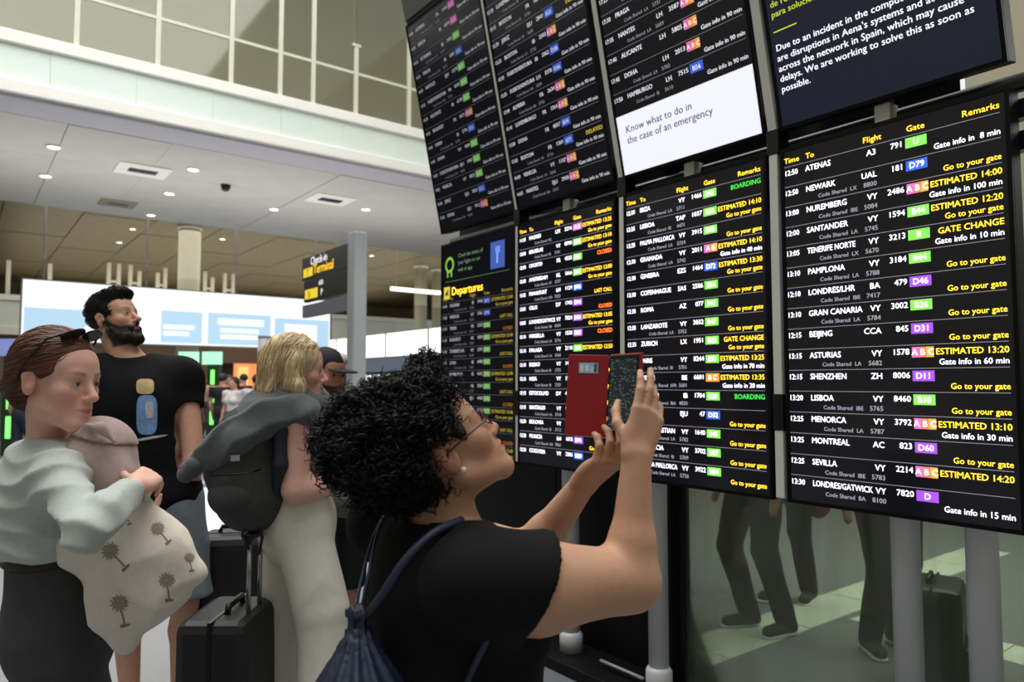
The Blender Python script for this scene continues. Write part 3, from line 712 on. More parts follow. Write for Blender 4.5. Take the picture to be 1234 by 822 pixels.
def mesh_obj(name, V, Q, m, parent=None, col=None):
    me = bpy.data.meshes.new(name); V = np.asarray(V, np.float32); Q = np.asarray(Q, np.int32)
    me.vertices.add(len(V)); me.vertices.foreach_set('co', V.ravel())
    me.loops.add(Q.size); me.loops.foreach_set('vertex_index', Q.ravel())
    me.polygons.add(len(Q)); me.polygons.foreach_set('loop_start', np.arange(0, Q.size, Q.shape[1], dtype=np.int32))
    me.update(calc_edges=True); me.validate(); me.shade_smooth(); me.materials.append(m)
    if col is not None:
        ca = me.color_attributes.new('Col', 'FLOAT_COLOR', 'POINT'); c4 = np.ones((len(V), 4), np.float32); c4[:, :3] = col; ca.data.foreach_set('color', c4.ravel())
    o = bpy.data.objects.new(name, me); COL.objects.link(o)
    if parent is not None:
        o.parent = parent; o.matrix_parent_inverse = wm(parent).inverted()
    return o
def lin(c): return np.array(sl(c))
# ---- strands that lie on a hair surface
from mathutils.bvhtree import BVHTree
def sweep(paths, rad, n=3):
    """paths: array (N, M, 3) -> one tube mesh"""
    Pth = np.asarray(paths, float); N, M, _ = Pth.shape
    d = np.gradient(Pth, axis=1); d /= np.linalg.norm(d, axis=2, keepdims=True) + 1e-9
    up = np.tile(np.array([0.31, 0.52, 0.79]), (N, M, 1)); s = np.cross(d, up); s /= np.linalg.norm(s, axis=2, keepdims=True) + 1e-9; t = np.cross(d, s)
    r = np.broadcast_to(np.asarray(rad, float), (N, M))[:, :, None]
    rings = [Pth + r * (math.cos(2 * math.pi * k / n) * s + math.sin(2 * math.pi * k / n) * t) for k in range(n)]
    V = np.stack(rings, 2).reshape(-1, 3)
    base = (np.arange(N)[:, None, None] * M + np.arange(M - 1)[None, :, None]) * n; k = np.arange(n)[None, None, :]; k2 = (k + 1) % n
    Q = np.stack([base + k, base + k2, base + n + k2, base + n + k], 3).reshape(-1, 4)
    return V, Q
def strands(V, Q, N, length, rad, flow, steps=8, rng=None, keep=None, lift=0.0015, wob=0.0):
    rng = rng or np.random.RandomState(4); bvh = BVHTree.FromPolygons([tuple(v) for v in V], [tuple(q) for q in Q])
    if keep is not None: cand = np.nonzero(keep(V))[0]
    else: cand = np.arange(len(V))
    out = []
    for i in rng.choice(cand, N):
        p = Vector(V[i]); L = length * rng.uniform(0.6, 1.2); path = []; jit = rng.normal(0, 0.18, 3)
        for k in range(steps):
            h = bvh.find_nearest(p)
            q, nn = h[0], h[1]
            if k == 0 and nn is None: break
            lf = lift * (0.3 + 1.2 * math.sin(math.pi * k / (steps - 1)))
            path.append(np.array(q + nn * lf))
            f = flow(np.array(q)) + jit * 0.5 + wob * np.sin(k * 1.9 + i) * np.array([0.4, 0.3, 0.2]); n_ = np.array(nn); f = f - n_ * (f @ n_); f = nrm(f)
            p = Vector(np.array(q) + f * L / steps)
        if len(path) == steps: out.append(path)
    taper = np.sin(np.linspace(0.25, math.pi - 0.12, steps)) * rad
    return sweep(out, taper[None, :])
# ---- heads
def head_sdf(S, h, jaw=1.0, nose=1.0):
    R, s = h.R, h.s
    def E(x, y, z, r, k, sub=False): S.ell(h(x, y, z), np.array(r) * s, R, k * s, sub)
    def C(a, b, ra, rb, k, sub=False): S.cone(h(*a), h(*b), ra * s, rb * s, k * s, sub=sub)
    E(0, -0.012, 0.036, (0.074, 0.094, 0.086), 0.01)
    E(0, 0.036, -0.03, (0.056, 0.056, 0.078), 0.03)
    for i in (-1, 1):
        C((i * 0.05 * jaw, -0.002, -0.055), (i * 0.018, 0.07, -0.1), 0.021, 0.018, 0.025)
        E(i * 0.041, 0.06, -0.022, (0.023, 0.022, 0.023), 0.025)
    C((-0.012 * jaw, 0.077, -0.1), (0.012 * jaw, 0.077, -0.1), 0.019, 0.019, 0.02)
    E(0, 0.022, -0.076, (0.05 * jaw, 0.056, 0.03), 0.02)
    E(0, 0.045, 0.045, (0.061, 0.044, 0.044), 0.03)
    C((-0.034, 0.075, 0.019), (0.034, 0.075, 0.019), 0.0135, 0.0135, 0.018)
    for i in (-1, 1): E(i * 0.032, 0.096, 0.001, (0.0165, 0.013, 0.011), 0.012, True)
    C((0, 0.085, 0.009), (0, 0.107 * (0.5 + 0.5 * nose), -0.029), 0.0085, 0.0112, 0.012)
    E(0, 0.109 * (0.5 + 0.5 * nose), -0.033, (0.0115, 0.011, 0.0095), 0.008)
    for i in (-1, 1):
        E(i * 0.0125, 0.099, -0.037, (0.0068, 0.009, 0.0068), 0.006); E(i * 0.006, 0.104, -0.0435, (0.0034, 0.0045, 0.003), 0.003, True)
    E(0, 0.078, -0.064, (0.029, 0.022, 0.026), 0.015)
    for i in (-1, 1):
        C((i * 0.021, 0.088, -0.0645), (i * 0.004, 0.0985, -0.060), 0.0036, 0.0058, 0.005)
        C((i * 0.018, 0.089, -0.071), (i * 0.0, 0.0965, -0.0735), 0.0042, 0.0068, 0.005)
    S.chain([h(-0.024, 0.0905, -0.067), h(0, 0.1035, -0.0662), h(0.024, 0.0905, -0.067)], [0.0018 * s] * 3, 0.003 * s, sub=True)
    for i in (-1, 1):
        E(i * 0.032, 0.0785, 0.001, (0.0158, 0.0128, 0.0128), 0.004)
        E(i * 0.032, 0.093, 0.0003, (0.0118, 0.0075, 0.0040), 0.002, True)
        E(i * 0.0765, -0.009, -0.006, (0.0085, 0.0185, 0.031), 0.007); E(i * 0.0775, -0.012, 0.012, (0.0085, 0.02, 0.017), 0.006)
        E(i * 0.0875, -0.003, 0.002, (0.008, 0.0105, 0.018), 0.003, True)
def gauss(l, c, r): return np.exp(-(((l - np.array(c)) / np.array(r)) ** 2).sum(1))
def head_col(V, h, skin, lips=(176, 92, 84), brow=None, beard=None, blush=0.25):
    l = h.inv(V); c = np.tile(lin(skin), (len(V), 1))
    def mix(m, col): nonlocal c; m = np.clip(m, 0, 1)[:, None]; c = c * (1 - m) + lin(col) * m
    red = np.array(skin) * np.array([1.0, 0.80, 0.78])
    for i in (-1, 1):
        mix(blush * gauss(l, (i * 0.045, 0.07, -0.03), (0.03, 0.04, 0.03)), red); mix(blush * gauss(l, (i * 0.08, -0.008, 0), (0.015, 0.03, 0.04)), red)
    mix(blush * gauss(l, (0, 0.108, -0.034), (0.018, 0.02, 0.016)), red)
    if beard:
        z = l[:, 2]; y = l[:, 1]; x = np.abs(l[:, 0])
        line = np.where(y > 0.06, -0.047 - 0.0 * y, -0.047 + (0.06 - y) * 0.75)
        m = np.clip((line - z) / 0.008, 0, 1) * np.clip((y + 0.008) / 0.012, 0, 1) * np.clip((z + 0.135) / 0.01, 0, 1)
        mix(m * 0.96, beard)
    lip = gauss(l, (0, 0.096, -0.0668), (0.0215, 0.02, 0.0085)); mix(np.clip(lip * 1.6 - 0.35, 0, 0.85), lips)
    if brow:
        for i in (-1, 1):
            mix(0.75 * (np.abs(l[:, 0] * i - 0.032) < 0.0135) * np.exp(-((l[:, 2] - 0.0052 + 14 * (l[:, 0] * i - 0.032) ** 2) / 0.0016) ** 2) * (l[:, 1] > 0.07), (40, 28, 24))
            mix(0.3 * gauss(l, (i * 0.032, 0.088, 0.009), (0.016, 0.014, 0.006)), (110, 70, 58))
            x = l[:, 0] * i; zc = 0.021 + 0.006 * np.sin(np.clip((x - 0.012) / 0.042, 0, 1) * 2.4)
            m = np.exp(-((l[:, 2] - zc) / 0.0042) ** 2) * np.clip((x - 0.012) / 0.006, 0, 1) * np.clip((0.056 - x) / 0.012, 0, 1) * (l[:, 1] > 0.05)
            mix(m * 0.65, brow)
    return c
def eyes(h, parent, iris=(70, 50, 36), look=(0, 1, 0.0)):
    d = h.R @ nrm(look)
    for i in (-1, 1):
        cx_ = h(i * 0.032, 0.0785, 0.001); r = 0.0123 * h.s; bm = MB(); n, m = 18, 12
        V, C_ = [], []
        fr = Fr(cx_, d)
        for a in range(m + 1):
            th = math.pi * a / m
            for b in range(n):
                ph = 2 * math.pi * b / n
                V.append(fr(r * math.sin(th) * math.cos(ph), r * math.cos(th), r * math.sin(th) * math.sin(ph)))
                C_.append(lin((18, 14, 12)) if th < 0.26 else lin(iris) if th < 0.58 else lin((206, 196, 190)))
        F_ = [(a * n + b, a * n + (b + 1) % n, (a + 1) * n + (b + 1) % n, (a + 1) * n + b) for a in range(m) for b in range(n)]
        mesh_obj('eye', V, F_, mat('eye_wet', None, 0.12, attr=True), parent, C_)
def hand_sdf(S, wrist, fy, bz, side, curls, spread=(0.10, 0.02, -0.05, -0.13), thumb=((0.75, 0.62, -0.2), (0.45, 0.85, -0.25), (0.3, 0.9, -0.3)), sc=1.0, thin=1.0):
    h = Fr(wrist, fy, bz, sc); base = [0.028, 0.0095, -0.009, -0.0265]; le = [0.93, 1.02, 0.95, 0.76]; ky = [0.088, 0.091, 0.087, 0.08]
    for x, y in zip(base, ky): S.cone(h(side * x * 0.62, 0.0, 0), h(side * x, y, 0.001), 0.0145 * sc * thin, 0.0108 * sc * thin, 0.014 * sc)
    S.ell(h(side * 0.022, 0.035, -0.009), np.array((0.016, 0.03, 0.014)) * sc, h.R, 0.012 * sc); S.ell(h(-side * 0.024, 0.04, -0.006), np.array((0.012, 0.032, 0.013)) * sc, h.R, 0.012 * sc)
    tips = []
    for x, y, L, cu, sp in zip(base, ky, le, curls, spread):
        p = np.array([side * x, y, 0.0]); a = 0.0; rs = [0.0094, 0.0086, 0.0079, 0.0066]
        pts = [h(*p)]
        for j, seg in enumerate((0.043, 0.027, 0.021)):
            a += math.radians(cu[j]); d = np.array([side * math.sin(sp) * math.cos(a), math.cos(sp) * math.cos(a), -math.sin(a)])
            p = p + d * seg * L; pts.append(h(*p))
        S.chain(pts, [r * sc * thin for r in rs], 0.0035 * sc); tips.append(pts[-1])
    p = np.array([side * 0.024, 0.024, -0.008]); pts = [h(*p)]
    for d, seg in zip(thumb, (0.042, 0.033, 0.024)):
        d = nrm((side * d[0], d[1], d[2])); p = p + d * seg; pts.append(h(*p))
    S.chain(pts, [0.0125 * sc, 0.0102 * sc, 0.0092 * sc, 0.0075 * sc], 0.005 * sc); tips.append(pts[-1])
    return tips
# ---- bodies
def body_frame(J):
    up = nrm(J['chest'] - J['pelvis']); r = nrm(np.cross(J['fwd'], up)); return np.stack([r, np.cross(up, r), up], 1)
def stand(h, at, fwd, female=True, lean=(0, 0)):
    """joints of a relaxed standing figure of height h"""
    f = Fr((at[0], at[1], 0), fwd); J = {'fwd': nrm(fwd), 'h': h, 's': h / 1.68, 'f': f}
    lx, ly = lean
    J['pelvis'] = f(0, 0, 0.535 * h); J['waist'] = f(lx * 0.4, ly * 0.4, 0.625 * h); J['chest'] = f(lx * 0.8, ly * 0.8, 0.725 * h); J['neck'] = f(lx, ly - 0.01, 0.835 * h)
    w = (0.108 if female else 0.124) * h
    J['sh'] = [f(i * w + lx * 0.95, ly * 0.95 - 0.005, 0.812 * h) for i in (1, -1)]
    J['el'] = [f(i * (w + 0.05) + lx * 0.6, ly * 0.6 - 0.01, 0.63 * h) for i in (1, -1)]
    J['wr'] = [f(i * (w + 0.05) + lx * 0.3, ly * 0.3 + 0.07, 0.485 * h) for i in (1, -1)]
    J['hip'] = [f(i * 0.052 * h, 0, 0.515 * h) for i in (1, -1)]
    J['kn'] = [f(i * 0.056 * h, 0.02, 0.285 * h) for i in (1, -1)]
    J['an'] = [f(i * 0.058 * h, -0.02, 0.048 * h) for i in (1, -1)]
    J['toe'] = [f(i * 0.07 * h, 0.125, 0.022) for i in (1, -1)]
    return J
def torso_sdf(S, J, off=0.0, m=1.0, female=True, k=0.04):
    s = J['s']; R = body_frame(J); f = lambda p, x, y, z: p + s * (R @ np.array([x, y, z]))
    q = 1.0 if female else 1.1
    S.ell(J['pelvis'], (0.168 * m * s + off, 0.118 * m * s + off, 0.125 * s + off), R, k)
    S.ell(J['waist'], (0.132 * m * q * s + off, 0.1 * m * s + off, 0.14 * s + off), R, k)
    S.ell(J['chest'], (0.148 * m * q * s + off, 0.108 * m * s + off, 0.155 * s + off), R, k)
    for i in (0, 1):
        S.cone(J['neck'] + (J['sh'][i] - J['neck']) * 0.15 - R[:, 2] * 0.02 * s, J['sh'][i], 0.043 * s * m + off, 0.046 * s * m + off, 0.05)
        S.cone(J['chest'] + R[:, 2] * 0.04 * s, J['sh'][i] - R[:, 2] * 0.02 * s, 0.09 * s + off, 0.05 * s + off, 0.05)
        if female: S.ell(f(J['chest'], (0.072 if i == 0 else -0.072) * m, 0.085 * m, -0.015), np.array((0.062, 0.06, 0.062)) * s * m + off, R, 0.03)
def arm_sdf(S, J, i, off=0.0, m=1.0, r=(0.047, 0.040, 0.041, 0.026), k=0.025, frm=0.0, upto=1.0, clip=None):
    s = J['s']; sh, el, wr = J['sh'][i], J['el'][i], J['wr'][i]
    S.cone(sh, el, r[0] * m * s + off, r[1] * m * s + off, k, clip=clip)
    a = el + (wr - el) * 0.28
    S.cone(el, a, r[1] * m * s * 0.98 + off, r[2] * m * s + off, k, clip=clip); S.cone(a, wr, r[2] * m * s + off, r[3] * s * (0.5 + 0.5 * m) + off, k, clip=clip)
def leg_sdf(S, J, i, off=0.0, m=1.0, k=0.03, foot=True, clip=None):
    s = J['s']; hp, kn, an, toe = J['hip'][i], J['kn'][i], J['an'][i], J['toe'][i]
    S.cone(hp, kn, 0.088 * m * s + off, 0.056 * m * s + off, k, clip=clip)
    b = -nrm(J['fwd']); c = kn + (an - kn) * 0.3 + b * 0.016 * s
    S.cone(kn, c, 0.053 * m * s + off, 0.056 * m * s + off, k, clip=clip); S.cone(c, an, 0.056 * m * s + off, 0.034 * s + off, k, clip=clip)
    if foot:
        S.cone(an + np.array([0, 0, -0.03 * s]) + b * 0.025, toe, 0.036 * s, 0.026 * s, 0.02); 
def neck_sdf(S, J, h, m=1.0):
    S.cone(J['neck'] - np.array([0, 0, 0.03]), h(0, -0.022, -0.045), 0.060 * J['s'] * m, 0.052 * h.s * m, 0.03)
def shoes(J, parent, col, name='shoe', sole=(225, 225, 220)):
    for i in (0, 1):
        S = SDF(); an, toe = J['an'][i], J['toe'][i]; b = -nrm(np.array([J['fwd'][0], J['fwd'][1], 0]))
        heel = np.array([an[0], an[1], 0.045]) + b * 0.03
        S.cone(heel, np.array([toe[0], toe[1], 0.036]), 0.042, 0.036, 0.02); S.cone(an, heel, 0.045, 0.042, 0.02)
        S.clip((0, 0, 0.004), (0, 0, -1)); S.clip(an + np.array([0, 0, 0.02]), (0, 0, 1))
        V, Q = S.mesh(0.009); o = mesh_obj(name, V, Q, mat('shoe_%d_%d_%d' % col, col, 0.6, noise=0.06), parent)
        S = SDF(); S.cone(np.array([heel[0], heel[1], 0.014]), np.array([toe[0], toe[1], 0.014]), 0.046, 0.041, 0.01)
        S.clip((0, 0, 0.001), (0, 0, -1)); S.clip((0, 0, 0.02), (0, 0, 1)); V, Q = S.mesh(0.009); mesh_obj('sole', V, Q, mat('sole_%d_%d_%d' % sole, sole, 0.7), o)
def wave(dirv, f, amp, seed=0, lo=None, hi=None, warp=1.0):
    """cloth folds: ridges across dirv"""
    d = nrm(dirv); e = nrm(np.cross(d, (0.3, 0.5, 0.8))); g = np.cross(d, e); r = np.random.RandomState(seed); ph = r.uniform(0, 6, 6)
    def fn(x, y, z):
        u = x * d[0] + y * d[1] + z * d[2]; v = x * e[0] + y * e[1] + z * e[2]; t = x * g[0] + y * g[1] + z * g[2]
        w_ = warp * (0.03 * np.sin(v * 17 + ph[0]) + 0.024 * np.sin(t * 21 + ph[1]) + 0.012 * np.sin(v * 37 + t * 23 + ph[2]))
        a = 0.5 + 0.5 * np.sin(v * 9 + t * 6 + ph[3])
        return (amp * (0.35 + a) * (np.abs(np.sin((u + w_) * f * 0.5 + ph[4])) - 0.5)).astype(np.float32)
    return fn
# ------------------------------------------------------------------ people
RH = CR; FH = nrm((CF[0], CF[1], 0)); UP = np.array([0, 0, 1.0])
def view(lat, dep, up=0.0): return nrm(lat * RH + dep * FH + up * UP)
m_skin = mat('skin', None, 0.5, attr=True, noise=0.05, nscale=60, sss=0.06, spec=0.35, bump=0.08, bscale=420)
m_blackt = mat('black_jersey', (13, 13, 15), 0.85, noise=0.1, nscale=40, bump=0.15, bscale=300, spec=0.2)
def person(label, at, group=None): return thing('person', label, 'person', (at[0], at[1], 0), group)
# ================= woman in front, photographing the boards
fw = np.array([1.0, 0.02, 0.0])
N = P(536, 630, 1.26)
pA = person('woman with big black curly hair in black t-shirt raising a phone to the boards', N)
J = stand(1.52, N, fw); J['neck'] = N
J['pelvis'] = np.array([N[0] - 0.01, N[1] + 0.0, 0.81]); J['waist'] = np.array([N[0] - 0.0, N[1], 0.95]); J['chest'] = np.array([N[0] + 0.0, N[1], 1.10])
J['sh'] = [N + np.array([0.0, -0.150, -0.068]), N + np.array([0.02, 0.165, -0.04])]
J['el'] = [P(759, 700, 1.23), P(640, 668, 1.47)]
J['wr'] = [P(767, 549, 1.265), P(704, 582, 1.38)]
hf = view(0.83, 0.28, 0.66); H = Fr(P(543, 546, 1.185) - 0.070 * nrm(np.cross(hf, UP)), hf, UP, 0.90)
SK = (194, 149, 121)
S = SDF(); torso_sdf(S, J, 0, 1.15); neck_sdf(S, J, H, 1.0)
for i in (0, 1): leg_sdf(S, J, i, 0, 1.1)
arm_sdf(S, J, 0, 0, 1.2, r=(0.056, 0.040, 0.034, 0.0245)); am = J['sh'][0] + (J['el'][0] - J['sh'][0]) * 0.3 - UP * 0.012; S.chain([J['sh'][0] - UP * 0.01, am, J['el'][0]], [0.055, 0.066, 0.043], 0.03); arm_sdf(S, J, 1, 0, 1.15, r=(0.052, 0.040, 0.035, 0.0245))
head_sdf(S, H, 1.05, 0.95)
hr = nrm((0.34, -0.06, 0.94)); hand_sdf(S, J['wr'][0], hr, (-0.30, -0.93, 0.10), -1, ((6, 16, 12), (5, 14, 12), (16, 28, 22), (28, 36, 26)), spread=(0.03, 0.0, -0.03, -0.07), thumb=((0.5, 0.7, -0.6), (0.05, 0.85, -0.65), (-0.2, 0.9, -0.45)), sc=0.88)
hl = nrm(P(744, 545, 1.32) - J['wr'][1]); hand_sdf(S, J['wr'][1], hl, nrm((-0.25, -0.55, -0.8)), 1, ((30, 45, 35), (32, 45, 35), (35, 45, 35), (38, 45, 35)), thumb=((0.7, 0.55, -0.3), (0.5, 0.75, -0.2), (0.5, 0.85, -0.05)), sc=0.87)
S.ell(H(-0.06, -0.02, -0.075), (0.004,) * 3, k=0.002)
z0 = 1.12
V, Q = S.mesh(0.0085, fine=[(2, z0, 1.60, 0.0032), (0, 0.60, 1.08, 0.0032), (1, 0.80, 1.16, 0.0034)])
c = head_col(V, H, SK, lips=(168, 92, 82), brow=(30, 24, 22), blush=0.35)
bA = mesh_obj('body', V, Q, m_skin, pA, c); eyes(H, bA, (38, 26, 20), (0, 1, 0.15))
# t-shirt
S = SDF(); torso_sdf(S, J, 0.014, 1.17)
S.cone(J['waist'] + fw * 0.02, J['pelvis'] + UP * 0.02, 0.175, 0.19, 0.06, flat=(fw, 1.25))
for i in (0, 1):
    d = nrm(J['el'][i] - J['sh'][i]); e = J['sh'][i] + d * (0.062 if i == 0 else 0.05); pn = nrm(d - 0.38 * UP) if i == 0 else d
    S.cone(J['sh'][i] - d * 0.05, J['sh'][i] + d * 0.2, 0.074 if i == 0 else 0.070, 0.092 if i == 0 else 0.08, 0.03, clip=[(e, pn)])
S.fold(wave((0.2, 0.4, 1), 26, 0.006, 2)); S.fold(wave((0.9, -0.3, 0.5), 34, 0.002, 3))
S.clip((0, 0, 0.78), (0, 0, -1))
S.ell(N + np.array([0.015, 0, 0.045]), (0.082, 0.095, 0.062), k=0.01, sub=True)
S.cone(N, N + np.array([0.05, 0, 0.1]), 0.066, k=0.006, sub=True)
for i in (0, 1):
    d = nrm(J['el'][i] - J['sh'][i]); S.cone(J['sh'][i] + d * 0.04, J['sh'][i] + d * 0.25, 0.020 if i == 0 else 0.060, 0.066 if i else 0.02, 0.004, sub=True)
V, Q = S.mesh(0.0045); mesh_obj('t_shirt', V, Q, m_blackt, pA)
def trousers(J, off, parent, m_, mass=1.0, top=0.62, flare=0.0, hem=0.045, name='trousers', amp=0.004, vox=0.009, frq=24):
    S = SDF(); h = J['h']; R = body_frame(J)
    S.cone(J['pelvis'] + R[:, 2] * 0.06, J['pelvis'] + R[:, 2] * 0.28, 0.15 * mass * J['s'] + off, 0.118 * mass * J['s'] + off, 0.05, flat=(J['fwd'], 1.25))
    S.ell(J['pelvis'] + R[:, 2] * 0.01, (0.170 * mass * J['s'] + off, 0.122 * mass * J['s'] + off, 0.16), R, 0.04)
    for i in (0, 1):
        s = J['s']; S.cone(J['hip'][i], J['kn'][i], 0.092 * mass * s + off, 0.062 * s * mass + off + flare * 0.5, 0.012)
        if hem < 0.25: S.cone(J['kn'][i], J['an'][i] + (J['an'][i] - J['kn'][i]) * 0.1, 0.062 * s * mass + off + flare * 0.5, 0.045 * s + off + flare, 0.012)
        else: S.cone(J['hip'][i], J['kn'][i] + UP * 0.0, 0.1 * mass * s + off, 0.078 * s * mass + off, 0.02)
    S.fold(wave((0.2, 0.3, 1), frq, amp, 5)); S.fold(wave((1, 0.6, 0.3), frq * 1.3, amp * 0.6, 6))
    S.clip((0, 0, top * h), (0, 0, 1)); S.clip((0, 0, hem), (0, 0, -1))
    V, Q = S.mesh(vox); return mesh_obj(name, V, Q, m_, parent)
trousers(J, 0.012, pA, mat('dark_trousers', (22, 22, 26), 0.8, noise=0.1), 1.12); shoes(J, pA, (30, 30, 34))
# curly hair
m_curl = mat('black_curls', (11, 8, 8), 0.5, noise=0.35, nscale=25, spec=0.28)
S = SDF()
S.ell(H(0, -0.035, 0.045), (0.092, 0.100, 0.092), H.R, 0.02)
for (x, y, t_, r) in ((474, 512, 1.25, 0.074), (442, 524, 1.27, 0.066), (474, 548, 1.22, 0.070), (440, 556, 1.27, 0.052), (500, 562, 1.20, 0.042), (512, 510, 1.25, 0.064), (462, 576, 1.25, 0.030), (420, 532, 1.32, 0.045)):
    S.ell(P(x, y, t_), (r, r, r), k=0.035)
S.ell(H(0.0, 0.125, -0.03), (0.12, 0.072, 0.13), H.R, 0.012, sub=True); S.ell(H(0.0, 0.10, -0.06), (0.12, 0.085, 0.08), H.R, 0.012, sub=True)
S.ell(H(0.11, 0.0, -0.03), (0.075, 0.044, 0.06), H.R, 0.01, sub=True)
S.fold(wave((0.3, 0.5, 0.8), 95, 0.007, 1, warp=1.4)); S.fold(wave((-0.8, 0.5, 0.3), 80, 0.007, 2, warp=1.4))
V, Q = S.mesh(0.0065); hA = mesh_obj('hair', V, Q, m_curl, pA)
def curls(V, Q, n, rng, rad=0.0016, hel=(0.005, 0.010), length=(0.025, 0.05), keep=None, steps=20, bias=(0, 0, -0.5)):
    fn = np.cross(V[Q[:, 2]] - V[Q[:, 0]], V[Q[:, 3]] - V[Q[:, 1]]); fn /= np.linalg.norm(fn, axis=1, keepdims=True) + 1e-9
    ctr = V[Q].mean(1); idx = np.arange(len(Q)) if keep is None else np.nonzero(keep(ctr))[0]
    ii = rng.choice(idx, n); nn = fn[ii]; p = ctr[ii]
    ax = rng.normal(0, 1, (n, 3)) * 0.8 + np.array(bias); ax = ax - nn * (ax * nn).sum(1, keepdims=True); ax /= np.linalg.norm(ax, axis=1, keepdims=True); ax = ax + nn * rng.uniform(-0.05, 0.45, (n, 1)); ax /= np.linalg.norm(ax, axis=1, keepdims=True)
    a = np.cross(ax, nn); a /= np.linalg.norm(a, axis=1, keepdims=True); b = np.cross(ax, a)
    t = np.linspace(0, 1, steps)[None, :, None]; L = rng.uniform(*length, (n, 1, 1)); r = rng.uniform(*hel, (n, 1, 1)) * (0.5 + 0.6 * t); turns = rng.uniform(1.6, 3.0, (n, 1, 1)); ph = rng.uniform(0, 6.28, (n, 1, 1)); ang = ph + turns * 6.28 * t
    path = p[:, None] + ax[:, None] * L * t + r * (np.cos(ang) * a[:, None] + np.sin(ang) * b[:, None]) + nn[:, None] * 0.002
    return sweep(path, rad * (1.0 - 0.5 * np.linspace(0, 1, steps))[None])
rg = np.random.RandomState(5)
hk = lambda c: (lambda l: (l[:, 1] < np.where(l[:, 2] > 0.055, 0.075, -0.002)) & ~((np.abs(l[:, 1] - 0.0) < 0.055) & (l[:, 2] < 0.035) & (l[:, 0] > 0.035)))(H.inv(c))
Vc, Qc = curls(V, Q, 3400, rg, keep=hk); mesh_obj('curl', Vc, Qc, m_curl, hA)['kind'] = 'stuff'
S = SDF(); S.ell(P(513, 436, 1.30), (0.019, 0.019, 0.018), None, 0.01); S.ell(P(514, 452, 1.29), (0.03, 0.03, 0.02), None, 0.02); V, Q = S.mesh(0.006); hb = mesh_obj('hair_bun', V, Q, m_curl, pA)
Vc, Qc = curls(V, Q, 260, rg, 0.0014, (0.004, 0.007), (0.012, 0.03)); mesh_obj('curl', Vc, Qc, m_curl, hb)['kind'] = 'stuff'
# glasses and earring
m_frame = mat('dark_red_frame', (58, 22, 24), 0.25)
gl = thing('spectacles', 'thin dark red framed spectacles on the photographing woman', 'glasses', H(0, 0.1, 0))
def gpart(mb, nm, m_, smooth=True):
    o = mb.build(nm, m_, None, smooth); o.parent = gl; o.matrix_parent_inverse = wm(gl).inverted(); return o
for i in (-1, 1):
    ring = [H(i * 0.034 + 0.023 * math.cos(a), 0.104 - 0.006 * abs(math.cos(a)), 0.002 + 0.018 * math.sin(a)) for a in np.linspace(0, 2 * math.pi, 22, False)]
    gpart(MB().tube(ring, 0.0014, 6, close=True), 'rim', m_frame)
    fan = MB(); fan.add(ring, [tuple(range(22))]); gpart(fan, 'lens', m_clear, False)
    gpart(MB().tube([H(i * 0.057, 0.1, 0.006), H(i * 0.073, 0.085, 0.006), H(i * 0.081, 0.03, 0.006), H(i * 0.082, -0.005, 0.004), H(i * 0.08, -0.02, -0.012)], 0.0017, 6), 'temple_arm', m_frame)
gpart(MB().tube([H(-0.011, 0.105, 0.006), H(0, 0.109, 0.008), H(0.011, 0.105, 0.006)], 0.0016, 6), 'bridge', m_frame)
e = H(0.082, 0.0, -0.038)
ea = MB(); ea.tube([e + np.array([0, 0, 0.005 * math.cos(a)]) for a in np.linspace(0, math.pi, 9)], [max(0.0004, 0.005 * math.sin(a)) for a in np.linspace(0, math.pi, 9)], 14)
tag(ea.build('pearl_earring', mat('pearl', (240, 234, 226), 0.15), None, True), 'small white pearl earring in the photographing woman\'s ear', 'earring')
# phone with its red flip cover
pc = P(752, 477, 1.345)
ph = thing('phone', 'dark phone in a red flip cover held up before the boards', 'phone', pc)
yv, zv = nrm((0.0, -1.0, 0.02)), nrm((0.10, 0.02, 1.0)); xv = np.cross(yv, zv)   # width runs along -Y, screen looks back at her
ph.matrix_world = Matrix(((yv[0], zv[0], xv[0] * -1, pc[0]), (yv[1], zv[1], xv[1] * -1, pc[1]), (yv[2], zv[2], xv[2] * -1, pc[2]), (0, 0, 0, 1)))
if ph.matrix_world.determinant() < 0: ph.matrix_world = Matrix(((yv[0], zv[0], xv[0], pc[0]), (yv[1], zv[1], xv[1], pc[1]), (yv[2], zv[2], xv[2], pc[2]), (0, 0, 0, 1)))
sg_ = 1.0 if (np.array(ph.matrix_world.to_3x3() @ Vector((0, 0, 1))) @ np.array([-1, 0, 0])) > 0 else -1.0
w2, h2 = 0.037, 0.077
m_red = mat('red_leather', (150, 14, 22), 0.6, noise=0.08, nscale=50, bump=0.1, bscale=500)
box('case_shell', (-w2 - 0.002, -h2 - 0.002, -0.006), (w2 + 0.002, h2 + 0.002, 0.003) , m_red, ph, 0.002)
box('phone_body', (-w2, -h2, -0.003 * sg_ - 0.003), (w2, h2, 0.005), m_dark, ph, 0.002)
